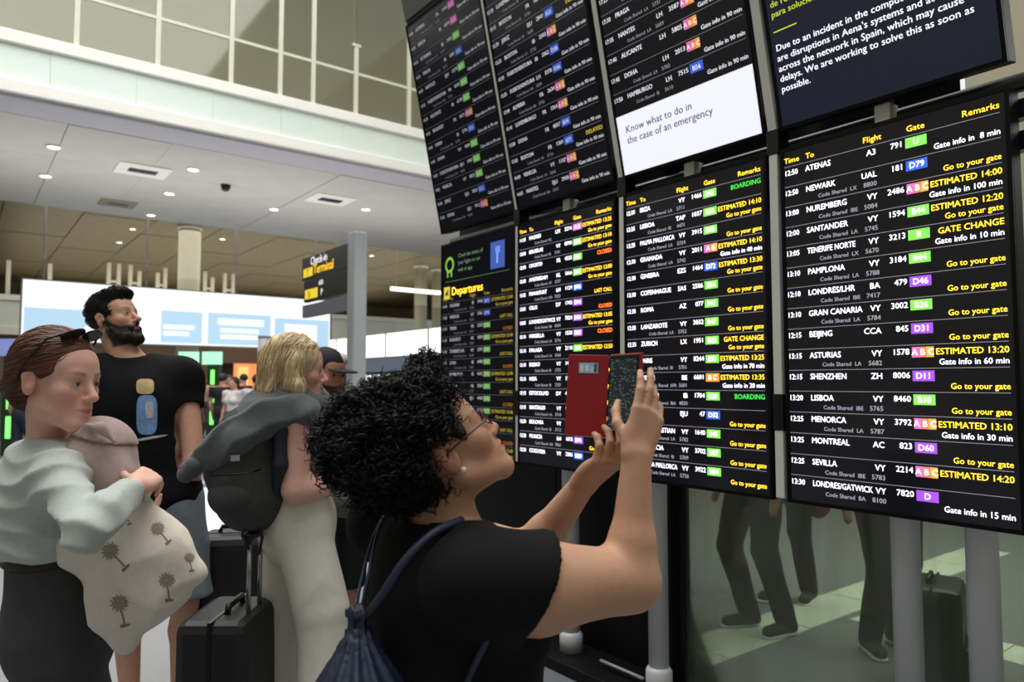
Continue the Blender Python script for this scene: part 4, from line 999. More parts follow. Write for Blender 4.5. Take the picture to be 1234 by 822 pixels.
def scr(name='screen'):
    m = bpy.data.materials.new('phone_picture'); m.use_nodes = True; nt = m.node_tree; b = nt.nodes['Principled BSDF']; b.inputs['Roughness'].default_value = 0.1; b.inputs['Base Color'].default_value = (0.01, 0.01, 0.012, 1)
    vo = nt.nodes.new('ShaderNodeTexVoronoi'); vo.inputs['Scale'].default_value = 190; tc = nt.nodes.new('ShaderNodeTexCoord'); mp = nt.nodes.new('ShaderNodeMapping'); mp.inputs['Scale'].default_value = (0.6, 1.6, 1)
    nt.links.new(tc.outputs['Object'], mp.inputs[0]); nt.links.new(mp.outputs[0], vo.inputs['Vector'])
    rp = nt.nodes.new('ShaderNodeValToRGB'); rp.color_ramp.elements[0].color = (0.10, 0.16, 0.15, 1); rp.color_ramp.elements[1].color = (0.008, 0.01, 0.012, 1); rp.color_ramp.elements[1].position = 0.45
    nt.links.new(vo.outputs['Distance'], rp.inputs[0]); nt.links.new(rp.outputs[0], b.inputs['Emission Color']); b.inputs['Emission Strength'].default_value = 1.0
    return m
box('screen', (-w2 + 0.004, -h2 + 0.012, 0.005), (w2 - 0.004, h2 - 0.008, 0.0056), scr(), ph)
# cover: hinged on the left long edge
cv = MB(); a = math.radians(30)
M4 = Matrix.Translation((-w2 - 0.004, 0, 0)) @ Matrix.Rotation(a, 4, 'Y')
cv.box((-0.083, -h2 - 0.001, -0.0025), (-0.002, h2 + 0.001, 0.0025), M=M4); co = cv.build('flip_cover', m_red, ph, bevel=0.0015)
st = MB(); st.box((-0.060, 0.042, 0.0025), (-0.022, 0.062, 0.0032), M=M4); so = st.build('cover_window', mat('window_blue', (150, 205, 232), 0.3), co)
st = MB()
for x, y, u, v in ((-0.057, 0.045, 0.006, 0.013), (-0.047, 0.046, 0.007, 0.012), (-0.036, 0.045, 0.005, 0.009)): st.box((x, y, 0.0032), (x + u, y + v, 0.0035), M=M4)
st.build('window_mark', mat('window_white', (226, 236, 240), 0.4), co)
st = MB().box((-0.030, 0.044, 0.0032), (-0.024, 0.061, 0.0036), M=M4); st.build('window_mark', mat('window_grey', (70, 100, 120), 0.4), co)
# drawstring bag on her back
bg = thing('drawstring_bag', 'dark blue drawstring bag hanging on the photographing woman\'s back', 'bag', P(430, 800, 1.12))
m_navy = mat('navy_nylon', (26, 38, 62), 0.5, noise=0.18, nscale=30, bump=0.3, bscale=60)
def bpart(o): o.parent = bg; o.matrix_parent_inverse = wm(bg).inverted(); return o
S = SDF(); t0 = P(432, 748, 1.135)
S.cone(t0, P(432, 835, 1.115), 0.012, 0.062, 0.02, flat=(np.array([0.8, -0.6, 0]), 1.0)); S.ell(P(432, 880, 1.12), (0.075, 0.085, 0.10), None, 0.04); S.ell(t0 + UP * 0.012, (0.018, 0.022, 0.012), None, 0.01)
rad = wave((1, 0, 0), 60, 0.006, 3, warp=0.3)
S.fold(lambda x, y, z: (0.0045 * np.sin(14 * np.arctan2(y - t0[1], x - t0[0]) + 8 * z)).astype(np.float32))
V, Q = S.mesh(0.005); bpart(mesh_obj('sack', V, Q, m_navy))
def cord(px, r=0.0035, col=m_navy, nm='strap'):
    pts = [P(*q) for q in px]; pts = np.array(pts); tt = np.linspace(0, len(pts) - 1, 30); sm = np.stack([np.interp(tt, range(len(pts)), pts[:, i]) for i in range(3)], 1)
    for _ in range(3): sm[1:-1] = (sm[:-2] + 2 * sm[1:-1] + sm[2:]) / 4
    return bpart(MB().tube(sm, r, 8).build(nm, col, None, True))
cord([(556, 627, 1.19), (525, 640, 1.135), (500, 662, 1.115), (482, 684, 1.105), (462, 716, 1.11), (440, 745, 1.13)], 0.0075)
cord([(553, 630, 1.19), (520, 647, 1.13), (494, 673, 1.108), (474, 700, 1.105), (452, 730, 1.115), (437, 746, 1.13)], 0.004)
cord([(462, 622, 1.30), (455, 640, 1.24), (448, 670, 1.18), (442, 705, 1.15), (432, 747, 1.13)], 0.003)
cord([(462, 622, 1.305), (450, 646, 1.25), (440, 680, 1.19), (432, 715, 1.15), (428, 748, 1.13)], 0.003)
cord([(596, 752, 1.08), (585, 775, 1.08), (570, 805, 1.085), (556, 840, 1.09)], 0.005)
# ================= woman on the left with bundle and tote bag
def bind(o, par): o.parent = par; o.matrix_parent_inverse = wm(par).inverted(); return o
fw = view(0.85, 0.53); N = P(62, 533, 1.78)
pB = person('woman with tied back auburn hair in a pale sage top hugging a bundle', N)
J = stand(1.60, N, fw); R_ = nrm(np.cross(fw, UP)); J['neck'] = N
J['pelvis'] = P(74, 770, 1.82); J['waist'] = P(58, 655, 1.80); J['chest'] = P(60, 600, 1.79)
J['sh'] = [P(72, 572, 1.64), P(66, 566, 1.95)]
J['el'] = [P(104, 640, 1.47), P(122, 660, 1.98)]
J['wr'] = [P(166, 585, 1.64), P(172, 640, 1.80)]
for i in (0, 1):
    J['hip'][i] = J['pelvis'] + R_ * (0.085 if i == 0 else -0.085) - UP * 0.03
    J['kn'][i] = J['hip'][i] + fw * (0.10 if i == 0 else 0.02) - UP * 0.37; J['an'][i] = np.array([*(J['hip'][i] + fw * 0.04)[:2], 0.078]); J['toe'][i] = np.array([*(J['an'][i] + fw * 0.14)[:2], 0.022])
hf = view(0.97, -0.15, -0.10); H = Fr(P(68, 459, 1.72), hf, UP, 0.935)
SK = (226, 178, 158)
S = SDF(); torso_sdf(S, J, -0.004, 0.92); neck_sdf(S, J, H, 0.88)
for i in (0, 1): leg_sdf(S, J, i, -0.004, 0.98); arm_sdf(S, J, i, -0.004, 0.86)
head_sdf(S, H, 0.92, 1.02)
hand_sdf(S, J['wr'][0], nrm(P(184, 572, 1.72) - J['wr'][0]), nrm((-0.2, -0.75, 0.3)), -1, ((35, 40, 30),) * 4, sc=0.86)
hand_sdf(S, J['wr'][1], nrm(P(190, 630, 1.72) - J['wr'][1]), nrm((0.6, 0.3, -0.6)), 1, ((35, 40, 30),) * 4, sc=0.86)
V, Q = S.mesh(0.0085, fine=[(2, 1.30, 1.66, 0.0034), (0, N[0] - 0.14, N[0] + 0.2, 0.0036), (1, N[1] - 0.24, N[1] + 0.1, 0.0036)])
bB = mesh_obj('body', V, Q, m_skin, pB, head_col(V, H, SK, lips=(190, 104, 98), brow=(86, 56, 42), blush=0.5)); eyes(H, bB, (70, 82, 84), (0.0, 1, 0.05))
S = SDF(); torso_sdf(S, J, 0.010, 0.95)
S.cone(J['chest'] - UP * 0.05, J['waist'] - UP * 0.04, 0.125, 0.135, 0.05, flat=(fw, 1.2))
S.clip((0, 0, J['waist'][2] - 0.02), (0, 0, -1))
for i in (0, 1): arm_sdf(S, J, i, 0.008, 0.90, k=0.02)
for i in (0, 1):
    d = nrm(J['wr'][i] - J['el'][i]); S.cone(J['wr'][i] + d * 0.004, J['wr'][i] + d * 0.12, 0.04, 0.05, 0.004, sub=True)
S.fold(wave((0.15, 0.1, 1), 120, 0.007, 11, warp=0.8)); S.fold(wave((0.8, 0.2, 0.5), 45, 0.004, 12))
S.ell(N + np.array([0.02, -0.01, 0.05]), (0.078, 0.085, 0.062), k=0.01, sub=True)
V, Q = S.mesh(0.0062); mesh_obj('long_sleeved_top', V, Q, mat('sage_jersey', (184, 192, 187), 0.85, noise=0.06, nscale=90, bump=0.25, bscale=500, sheen=0.2), pB)
trousers(J, 0.008, pB, mat('charcoal_denim', (56, 55, 57), 0.8, noise=0.14, nscale=60, bump=0.2, bscale=500), 1.0, top=0.655, name='jeans', amp=0.005); shoes(J, pB, (225, 222, 215))
bt = MB(); wz = J['waist'][2] - 0.012; cxy = J['waist'] + (J['pelvis'] - J['waist']) * 0.15
S = SDF(); S.cone((cxy[0], cxy[1], wz - 0.04), (cxy[0], cxy[1], wz), 0.134, 0.132, flat=(fw, 1.25)); S.clip((0, 0, wz - 0.03), (0, 0, -1)); S.clip((0, 0, wz + 0.012), (0, 0, 1)); V, Q = S.mesh(0.008); mesh_obj('belt', V, Q, mat('belt_leather', (24, 20, 18), 0.5), pB)
# hair
m_aub = mat('auburn_hair', (104, 62, 42), 0.42, noise=0.3, nscale=40, spec=0.5)
S = SDF(); S.ell(H(0, -0.016, 0.04), (0.081, 0.099, 0.092), H.R, 0.01); S.ell(H(0, -0.07, -0.02), (0.056, 0.045, 0.06), H.R, 0.03); S.ell(H(0, -0.112, -0.025), (0.033, 0.03, 0.033), H.R, 0.015)
S.ell(H(0, 0.105, -0.016), (0.095, 0.078, 0.098), H.R, 0.012, sub=True); S.ell(H(0, 0.035, -0.055), (0.12, 0.055, 0.075), H.R, 0.012, sub=True)
for i in (-1, 1): S.ell(H(i * 0.082, -0.006, -0.015), (0.02, 0.026, 0.036), H.R, 0.006, sub=True)
V, Q = S.mesh(0.0045); hB = mesh_obj('hair', V, Q, m_aub, pB)
bk = H.d(0, -1, -0.35); side = H.d(0, 0, 1)
Vs, Qs = strands(V, Q, 900, 0.10, 0.0013, lambda p: bk + 0.15 * H.d(0, 0, -1) * (H.inv(p[None])[0][2] > 0.06), 8, np.random.RandomState(2), keep=lambda v: H.inv(v)[:, 1] < 0.07)
mesh_obj('strand', Vs, Qs, m_aub, hB)['kind'] = 'stuff'
# sunglasses pushed up on her head
sn = thing('sunglasses', 'dark sunglasses pushed up on the auburn haired woman', 'sunglasses', H(0, 0.06, 0.12))
m_tint = mat('dark_lens', (22, 30, 38), 0.08, spec=0.8)
for i in (-1, 1):
    c0 = np.array([i * 0.033, 0.058, 0.122]); u = nrm((1.0, -0.1 * i, -0.12 * i)); v = nrm((0, 0.75, 0.62))
    ring = [H(*(c0 + 0.029 * math.cos(a) * u + 0.022 * math.sin(a) * v)) for a in np.linspace(0, 2 * math.pi, 22, False)]
    nn = H.d(*np.cross(u, v)) * 0.0016
    b = MB(); b.add([p - nn for p in ring] + [p + nn for p in ring], [tuple(range(22))[::-1], tuple(range(22, 44))] + [(k, (k + 1) % 22, 22 + (k + 1) % 22, 22 + k) for k in range(22)]); bind(b.build('lens', m_tint), sn)
    bind(MB().tube(ring, 0.0024, 6, close=True).build('rim', m_dark, None, True), sn)
    bind(MB().tube([H(i * 0.06, 0.05, 0.12), H(i * 0.082, 0.03, 0.105), H(i * 0.0865, -0.005, 0.06), H(i * 0.087, -0.028, 0.02), H(i * 0.083, -0.04, -0.005)], 0.0028, 6).build('temple_arm', m_dark, None, True), sn)
bind(MB().tube([H(-0.008, 0.066, 0.127), H(0.008, 0.066, 0.127)], 0.0025, 6).build('bridge', m_dark), sn)
# mauve bundle against her chest
bn = thing('cloth_bundle', 'dusty mauve cloth bundle with folded top against the woman in sage', 'bundle', P(120, 570, 1.72))
S = SDF(); c0 = P(119, 556, 1.74)
S.ell(c0, (0.080, 0.085, 0.098), None, 0.02); S.cone(c0 - UP * 0.02, P(136, 625, 1.74), 0.078, 0.07, 0.04); S.ell(P(140, 578, 1.70), (0.035, 0.04, 0.045), None, 0.03)
S.fold(wave((0.35, 0.2, 0.9), 95, 0.006, 21, warp=1.0)); S.fold(wave((-0.6, 0.5, 0.6), 50, 0.003, 22, warp=1.3))
V, Q = S.mesh(0.0048); m_mau = mat('mauve_muslin', (172, 150, 144), 0.9, noise=0.08, nscale=60, bump=0.3, bscale=400, sheen=0.2); bo = bind(mesh_obj('wrap', V, Q, m_mau), bn)
S = SDF(); bn_ = nrm(-0.25 * RH - UP); S.ell(c0 + UP * 0.014, (0.087, 0.091, 0.094), None, 0.005, clip=[(P(112, 534, 1.66), bn_)]); S.chain([P(104, 512, 1.68), P(122, 516, 1.655), P(138, 532, 1.655)], [0.004, 0.007, 0.004], 0.03)
S.fold(wave((0.3, 0.9, 0.4), 50, 0.0025, 9)); V, Q = S.mesh(0.0048); bind(mesh_obj('folded_flap', V, Q, m_mau), bo)
# palm print tote bag
tb = thing('tote_bag', 'cream cloth tote bag printed with grey palm trees', 'bag', P(150, 690, 1.66))
cf = np.stack([P(x, y, 1.70) for x, y in ((74, 640), (112, 596), (168, 596), (206, 632), (240, 690), (196, 738), (148, 776), (118, 740), (92, 690))])
S = SDF(); ctr = P(148, 680, 1.70)
for (x, y, r, t_) in ((110, 655, 0.060, 1.70), (140, 640, 0.075, 1.71), (175, 650, 0.072, 1.71), (205, 680, 0.056, 1.70), (165, 690, 0.085, 1.70), (140, 715, 0.065, 1.69), (152, 742, 0.045, 1.69), (185, 715, 0.062, 1.70)):
    S.ell(P(x, y, t_), (r, r, r), None, 0.06)
for (x, y) in ((236, 690), (150, 772), (70, 642), (166, 600)): S.cone(P(158, 682, 1.70), P(x, y, 1.705), 0.055, 0.008, 0.03)
for (a, b) in (((70, 642), (150, 772)), ((150, 772), (236, 690)), ((236, 690), (166, 600))): S.cone(P(*a, 1.70), P(*b, 1.70), 0.010, 0.010, 0.05)
S.cone(P(160, 620, 1.71), P(110, 600, 1.72), 0.04, 0.03, 0.03)
S.fold(wave((0.6, 0.2, 0.7), 34, 0.010, 31, warp=1.6)); S.fold(wave((-0.5, 0.4, 0.8), 48, 0.006, 32, warp=1.6))
V, Q = S.mesh(0.006)
# printed palms: colour of the cloth itself, laid out in the plane of the bag
ax, ay = CR, np.cross(CR, nrm((CF[0], CF[1], 0)))
u = (V - ctr) @ CR; v = (V - ctr) @ UP
colr = np.tile(lin((222, 212, 194)), (len(V), 1))
Sp = mat('cream_canvas', (228, 219, 204), 0.9, noise=0.05, nscale=70, bump=0.25, bscale=500)
to = bind(mesh_obj('sack', V, Q, Sp), tb)
bvh = BVHTree.FromPolygons([tuple(q) for q in V], [tuple(q) for q in Q])
def palm(x, y, ang, sc):
    b = MB(); n = 0
    def onbag(px, py):
        o = CC; d = P(px, py, 1.0) - CC; h = bvh.ray_cast(Vector(o), Vector(d).normalized())
        return None if h[0] is None else np.array(h[0]) + np.array(h[1]) * 0.0012
    ca, sa = math.cos(ang), math.sin(ang)
    def strip(p, q, w0, w1, c):
        pts = []
        dx, dy = q[0] - p[0], q[1] - p[1]; L = math.hypot(dx, dy) + 1e-6; nx, ny = -dy / L, dx / L
        for t_ in np.linspace(0, 1, 5):
            w_ = w0 + (w1 - w0) * t_
            for sgn in (1, -1):
                X, Y = p[0] + dx * t_ + nx * w_ * sgn, p[1] + dy * t_ + ny * w_ * sgn
                h = onbag(x + sc * (X * ca - Y * sa), y + sc * (X * sa + Y * ca))
                if h is None: return
                pts.append(h)
        b.add(pts, [(2 * k, 2 * k + 1, 2 * k + 3, 2 * k + 2) for k in range(4)], c)
    for k in range(34):
        a = 2 * math.pi * k / 34; r = 10.5 + 2.5 * math.sin(k * 2.3)
        strip((0, 0), (r * math.cos(a), 0.95 * r * math.sin(a)), 1.6, 0.5, (138, 130, 114) if k % 2 else (156, 147, 130))
    strip((0, 2), (0, 27), 0.9, 1.1, (150, 116, 104)); strip((-6, 29), (6, 29), 2.2, 1.2, (130, 116, 100))
    if b.f: bind(b.build('palm_print', mat('palm_ink', None, 0.9, attr=True), attr=True), to)
for q in ((133, 664, -0.75, 0.95), (190, 637, -0.68, 0.72), (201, 699, -0.12, 0.85), (144, 727, -0.25, 0.95), (78, 646, -0.6, 0.6), (152, 618, -0.3, 0.5), (228, 672, -0.2, 0.55)): palm(*q)
for k in (0, 1):
    pts = [P(166 + 10 * k, 604, 1.70), P(172 + 8 * k, 590, 1.66), P(160, 580, 1.62), P(132, 602, 1.62 + 0.02 * k), P(108, 620, 1.68)]
    bind(MB().tube(pts, 0.007, 8).build('handle', Sp, None, True), tb)
# ================= bearded man
fw = nrm(view(0.30, -0.95)); N = P(158, 434, 3.2)
pC = person('tall bearded man in black t-shirt with a printed chest looking up', N)
J = stand(1.88, N, fw, False); J['neck'] = N
J['pelvis'] = np.array([N[0], N[1], 1.0]) + RH * 0.10; J['waist'] = J['pelvis'] + UP * 0.17 - RH * 0.02; J['chest'] = J['pelvis'] + UP * 0.38 - RH * 0.04
R_ = nrm(np.cross(fw, UP)); J['sh'] = [N + R_ * 0.215 - UP * 0.055, N - R_ * 0.185 - UP * 0.06]; J['sh'] = [q + RH * 0.035 for q in J['sh']]
J['el'] = [J['sh'][0] + R_ * 0.05 - UP * 0.31, P(234, 560, 3.15)]; J['wr'] = [J['el'][0] - UP * 0.24 + fw * 0.1, P(212, 612, 3.38)]
for i, s_i in ((0, 1), (1, -1)):
    J['hip'][i] = J['pelvis'] + R_ * 0.09 * s_i - UP * 0.04; J['kn'][i] = P(150, 725, 3.2) if i == 0 else P(222, 725, 3.2); J['an'][i] = np.array([*P(158, 800, 3.2)[:2], 0.09]) if i == 0 else np.array([*P(218, 800, 3.25)[:2], 0.09])
    J['toe'][i] = np.array([*(J['an'][i] + fw * 0.17)[:2], 0.022])
hf = view(0.94, -0.16, 0.30); H = Fr(P(138, 386, 3.2), hf, UP, 1.0)
S = SDF(); torso_sdf(S, J, 0, 1.0, False); neck_sdf(S, J, H, 1.08); head_sdf(S, H, 1.1, 1.1)
for i in (0, 1): leg_sdf(S, J, i, 0, 0.92); arm_sdf(S, J, i, 0, 1.0)
for i in (0, 1): hand_sdf(S, J['wr'][i], nrm(-UP + 0.3 * fw), nrm(R_ * (1 if i == 0 else -1)), -1 if i == 0 else 1, ((25, 30, 25),) * 4)
V, Q = S.mesh(0.011, fine=[(2, 1.50, 1.96, 0.0042), (0, H.o[0] - 0.15, H.o[0] + 0.15, 0.0045), (1, H.o[1] - 0.15, H.o[1] + 0.15, 0.0045)])
bC = mesh_obj('body', V, Q, m_skin, pC, head_col(V, H, (206, 158, 134), lips=(160, 92, 84), brow=(26, 20, 18), beard=(22, 17, 15), blush=0.35)); eyes(H, bC, (50, 34, 24), (0, 1, 0.2))
S = SDF(); S.chain([H(-0.06, 0.02, -0.06), H(-0.045, 0.055, -0.1), H(0, 0.085, -0.115), H(0.045, 0.055, -0.1), H(0.06, 0.02, -0.06)], [0.010, 0.018, 0.024, 0.018, 0.010], 0.02); S.chain([H(-0.026, 0.088, -0.066), H(0, 0.1035, -0.0515), H(0.026, 0.088, -0.066)], [0.005, 0.0055, 0.005], 0.01)
for i in (-1, 1): S.cone(H(i * 0.03, 0.085, -0.07), H(i * 0.03, 0.075, -0.1), 0.008, 0.012, 0.02); S.cone(H(i * 0.062, 0.02, -0.06), H(i * 0.068, 0.014, -0.01), 0.009, 0.006, 0.01)
S.fold(wave((0.3, 0.4, 0.8), 180, 0.003, 3)); V, Q = S.mesh(0.005); m_bh = mat('black_brown_hair', (19, 15, 14), 0.6, noise=0.35, nscale=60, spec=0.3); mesh_obj('beard', V, Q, m_bh, pC)
S = SDF(); S.ell(H(0, -0.018, 0.046), (0.083, 0.102, 0.094), H.R, 0.01); S.ell(H(0, 0.045, 0.105), (0.066, 0.055, 0.034), H.R, 0.03)
S.ell(H(0, 0.115, -0.005), (0.1, 0.075, 0.072), H.R, 0.012, sub=True); S.ell(H(0, 0.03, -0.07), (0.13, 0.075, 0.08), H.R, 0.012, sub=True)
for i in (-1, 1): S.ell(H(i * 0.085, -0.004, -0.012), (0.02, 0.026, 0.036), H.R, 0.006, sub=True)
S.fold(wave((0.3, 0.4, 0.8), 120, 0.003, 3)); V, Q = S.mesh(0.0055); hC = mesh_obj('hair', V, Q, m_bh, pC)
Vs, Qs = strands(V, Q, 900, 0.035, 0.0016, lambda p: H.d(0.3, 0.6, 0.2), 5, np.random.RandomState(8), lift=0.003); mesh_obj('strand', Vs, Qs, m_bh, hC)['kind'] = 'stuff'
S = SDF(); torso_sdf(S, J, 0.022, 1.02, False)
S.cone(J['chest'] - UP * 0.05, J['pelvis'] - UP * 0.02, 0.185, 0.19, 0.05, flat=(fw, 1.35)); S.clip((0, 0, J['pelvis'][2] - 0.07), (0, 0, -1))
for i in (0, 1):
    d = nrm(J['el'][i] - J['sh'][i]); e = J['sh'][i] + d * 0.22; S.cone(J['sh'][i], J['el'][i], 0.064, 0.076, 0.03, clip=[(e, d)]); S.cone(e - d * 0.02, e + d * 0.2, 0.07, 0.07, 0.004, sub=True)
S.fold(wave((0.4, 0.1, 1), 24, 0.008, 41)); S.fold(wave((0.9, 0.2, 0.4), 30, 0.006, 42))
S.ell(N + UP * 0.06 + fw * 0.02, (0.085, 0.085, 0.062), k=0.008, sub=True)
V, Q = S.mesh(0.009); tC = mesh_obj('t_shirt', V, Q, m_blackt, pC)
bvh = BVHTree.FromPolygons([tuple(q) for q in V], [tuple(q) for q in Q])
def chest_print(name, cx_, cy_, outline, col, lift):
    b = MB(); ring = []; o = bvh.ray_cast(Vector(CC), Vector(P(cx_, cy_, 1) - CC).normalized())
    def hit(px, py):
        h = bvh.ray_cast(Vector(CC), Vector(P(px, py, 1) - CC).normalized()); return np.array(h[0]) + np.array(h[1]) * lift
    n = len(outline); vs = [hit(cx_, cy_)]
    for f in (0.5, 1.0): vs += [hit(cx_ + f * x, cy_ + f * y) for x, y in outline]
    b.add(vs, [(0, 1 + k, 1 + (k + 1) % n) for k in range(n)] + [(1 + k, 1 + n + k, 1 + n + (k + 1) % n, 1 + (k + 1) % n) for k in range(n)])
    return bind(b.build(name, mat('print_%d_%d_%d' % col, col, 0.8, noise=0.2, nscale=60)), tC)
sp_ = lambda v: math.copysign(abs(v) ** 0.55, v)
ov = lambda a, b, n=24: [(a * sp_(math.cos(2 * math.pi * k / n)), b * sp_(math.sin(2 * math.pi * k / n))) for k in range(n)]
chest_print('print_patch', 177, 500, ov(12.5, 24), (120, 158, 205), 0.002); chest_print('print_patch', 175, 466, ov(10.5, 9), (196, 172, 120), 0.003)
chest_print('print_patch', 180, 494, ov(5, 10), (196, 196, 206), 0.0035)
chest_print('print_line', 180, 528, [(22 * math.cos(a) , 1.6 * math.sin(a) - 0.18 * 22 * math.cos(a)) for a in np.linspace(0, 6.28, 16, False)], (190, 190, 195), 0.003)
S = SDF()
S.ell(J['pelvis'] - UP * 0.02, (0.20, 0.15, 0.15), body_frame(J), 0.04)
for i in (0, 1): S.cone(J['hip'][i], J['kn'][i], 0.135, 0.12, 0.02)
S.fold(wave((0.3, 0.2, 1), 28, 0.008, 51)); kz = J['kn'][0][2]; S.clip((0, 0, J['pelvis'][2] + 0.08), (0, 0, 1)); S.clip((0, 0, kz + 0.03), (0, 0, -1))
V, Q = S.mesh(0.011); mesh_obj('shorts', V, Q, mat('faded_denim', (122, 134, 142), 0.85, noise=0.12, nscale=40, bump=0.2, bscale=400), pC); shoes(J, pC, (206, 196, 180))
# ================= blonde woman with backpack and draped sweater
fw = view(0.80, 0.60); N = P(352, 478, 2.68)
pD = person('blonde woman in cream wide trousers with grey backpack and draped sweater', N)
J = stand(1.70, N, fw); R_ = nrm(np.cross(fw, UP)); J['neck'] = N
J['pelvis'] = P(357, 638, 2.66); J['waist'] = P(352, 585, 2.66); J['chest'] = P(350, 535, 2.66)
J['sh'] = [P(358, 505, 2.53), P(356, 500, 2.82)]; J['el'] = [P(356, 590, 2.50), P(380, 590, 2.9)]; J['wr'] = [P(408, 584, 2.60), P(408, 585, 2.78)]
for i in (0, 1): J['hip'][i] = J['pelvis'] + R_ * (0.085 if i == 0 else -0.085) - UP * 0.03
J['kn'] = [P(388, 738, 2.55), P(346, 740, 2.72)]; J['an'] = [np.array([*P(402, 800, 2.50)[:2], 0.085]), np.array([*P(342, 800, 2.75)[:2], 0.085])]
J['toe'] = [np.array([*(J['an'][i] + fw * 0.14)[:2], 0.022]) for i in (0, 1)]
hf = view(0.93, 0.22, -0.06); H = Fr(P(357, 446, 2.66), hf, UP, 0.97)
S = SDF(); torso_sdf(S, J, 0, 0.92); neck_sdf(S, J, H, 0.9); head_sdf(S, H, 0.95, 1.0)
for i in (0, 1): leg_sdf(S, J, i, 0, 0.95); arm_sdf(S, J, i, 0, 1.08 if i == 0 else 0.95)
for i in (0, 1): hand_sdf(S, J['wr'][i], nrm(fw + 0.2 * UP), nrm(R_ * (1 if i == 0 else -1) + 0.5 * UP), -1 if i == 0 else 1, ((25, 35, 30),) * 4, sc=0.9)
V, Q = S.mesh(0.010, fine=[(2, 1.40, 1.72, 0.0042), (0, H.o[0] - 0.14, H.o[0] + 0.14, 0.0045), (1, H.o[1] - 0.14, H.o[1] + 0.14, 0.0045)])
bD = mesh_obj('body', V, Q, m_skin, pD, head_col(V, H, (226, 176, 160), lips=(186, 100, 96), brow=(150, 120, 84), blush=0.6)); eyes(H, bD, (80, 90, 90))
S = SDF(); torso_sdf(S, J, 0.010, 0.94); S.clip((0, 0, J['waist'][2] - 0.02), (0, 0, -1))
for i in (0, 1): S.ell(J['sh'][i] - UP * 0.03 + R_ * (0.05 if i == 0 else -0.05), (0.07, 0.07, 0.12), None, 0.01, sub=True)
S.clip(N - UP * 0.05, UP); S.fold(wave((0.2, 0.2, 1), 30, 0.005, 61)); V, Q = S.mesh(0.008); mesh_obj('tank_top', V, Q, mat('khaki_knit', (132, 122, 96), 0.9, noise=0.08, nscale=80), pD)
trousers(J, 0.012, pD, mat('cream_cotton', (222, 218, 204), 0.85, noise=0.04, nscale=60, bump=0.15, bscale=400), 1.0, top=0.655, flare=0.035, amp=0.006, vox=0.008, frq=20); shoes(J, pD, (230, 228, 222))
m_bl = mat('blonde_hair', (220, 198, 156), 0.45, noise=0.25, nscale=50, spec=0.5)
S = SDF(); S.ell(H(0, -0.02, 0.045), (0.092, 0.108, 0.094), H.R, 0.01)
for i in (-1, 1): S.chain([H(i * 0.078, -0.015, 0.02), H(i * 0.083, 0.0, -0.06), H(i * 0.074, 0.018, -0.125)], [0.03, 0.03, 0.022], 0.03); S.chain([H(i * 0.04, -0.085, 0.0), H(i * 0.045, -0.085, -0.09), H(i * 0.04, -0.07, -0.135)], [0.04, 0.036, 0.026], 0.03)
S.ell(H(0, -0.08, -0.03), (0.07, 0.04, 0.10), H.R, 0.03); S.ell(H(0, 0.11, -0.03), (0.066, 0.085, 0.11), H.R, 0.015, sub=True)
S.fold(wave(H.d(0.7, 0.5, 0.05), 120, 0.006, 5, warp=0.6)); V, Q = S.mesh(0.0055); hD = mesh_obj('hair', V, Q, m_bl, pD)
Vs, Qs = strands(V, Q, 900, 0.13, 0.0019, lambda p: H.d(0, -0.15, -1) if H.inv(p[None])[0][2] < 0.09 else H.d(0.9 * np.sign(H.inv(p[None])[0][0]), -0.4, -0.3), 9, np.random.RandomState(3), lift=0.005, wob=0.3); mesh_obj('strand', Vs, Qs, m_bl, hD)['kind'] = 'stuff'
# sweater draped over her shoulders
m_gk = mat('grey_knit', (80, 84, 86), 0.95, noise=0.1, nscale=70, bump=0.4, bscale=260, sheen=0.2)
sw = thing('draped_sweater', 'grey sweater draped over the blonde woman\'s shoulders, sleeve trailing back', 'sweater', N)
S = SDF(); S.chain([P(404, 500, 2.84), P(380, 484, 2.78), P(352, 476, 2.62), P(331, 470, 2.60)], [0.045, 0.055, 0.055, 0.045], 0.03)
S.chain([P(330, 474, 2.62), P(306, 506, 2.50), P(268, 536, 2.44), P(228, 566, 2.42)], [0.05, 0.075, 0.058, 0.024], 0.02, flat=(CF, 1.7)); S.chain([P(364, 492, 2.52), P(322, 505, 2.46), P(288, 530, 2.42), P(255, 552, 2.42)], [0.055, 0.062, 0.055, 0.03], 0.02, flat=(CF, 1.7))
S.chain([P(372, 500, 2.50), P(384, 520, 2.56), P(388, 545, 2.62)], [0.045, 0.035, 0.03], 0.03); S.cone(P(350, 488, 2.60), P(385, 495, 2.62), 0.07, 0.055, 0.03); S.ell(P(228, 568, 2.42), (0.03, 0.03, 0.028), None, 0.02)
S.fold(wave(nrm(-0.55 * RH + 0.85 * UP), 70, 0.013, 71, warp=0.5)); S.fold(wave((0.4, 0.8, 0.5), 40, 0.003, 72))
S.cone(N - UP * 0.02, H(0, -0.02, -0.06), 0.058, 0.055, 0.01, sub=True)
V, Q = S.mesh(0.0068); bind(mesh_obj('knit_body', V, Q, m_gk), sw)
S = SDF(); S.cone(P(233, 561, 2.42), P(224, 572, 2.42), 0.03, 0.028, 0.01); S.fold(wave(RH, 160, 0.003, 4, warp=0.1)); V, Q = S.mesh(0.006); bind(mesh_obj('cuff', V, Q, m_gk), sw)
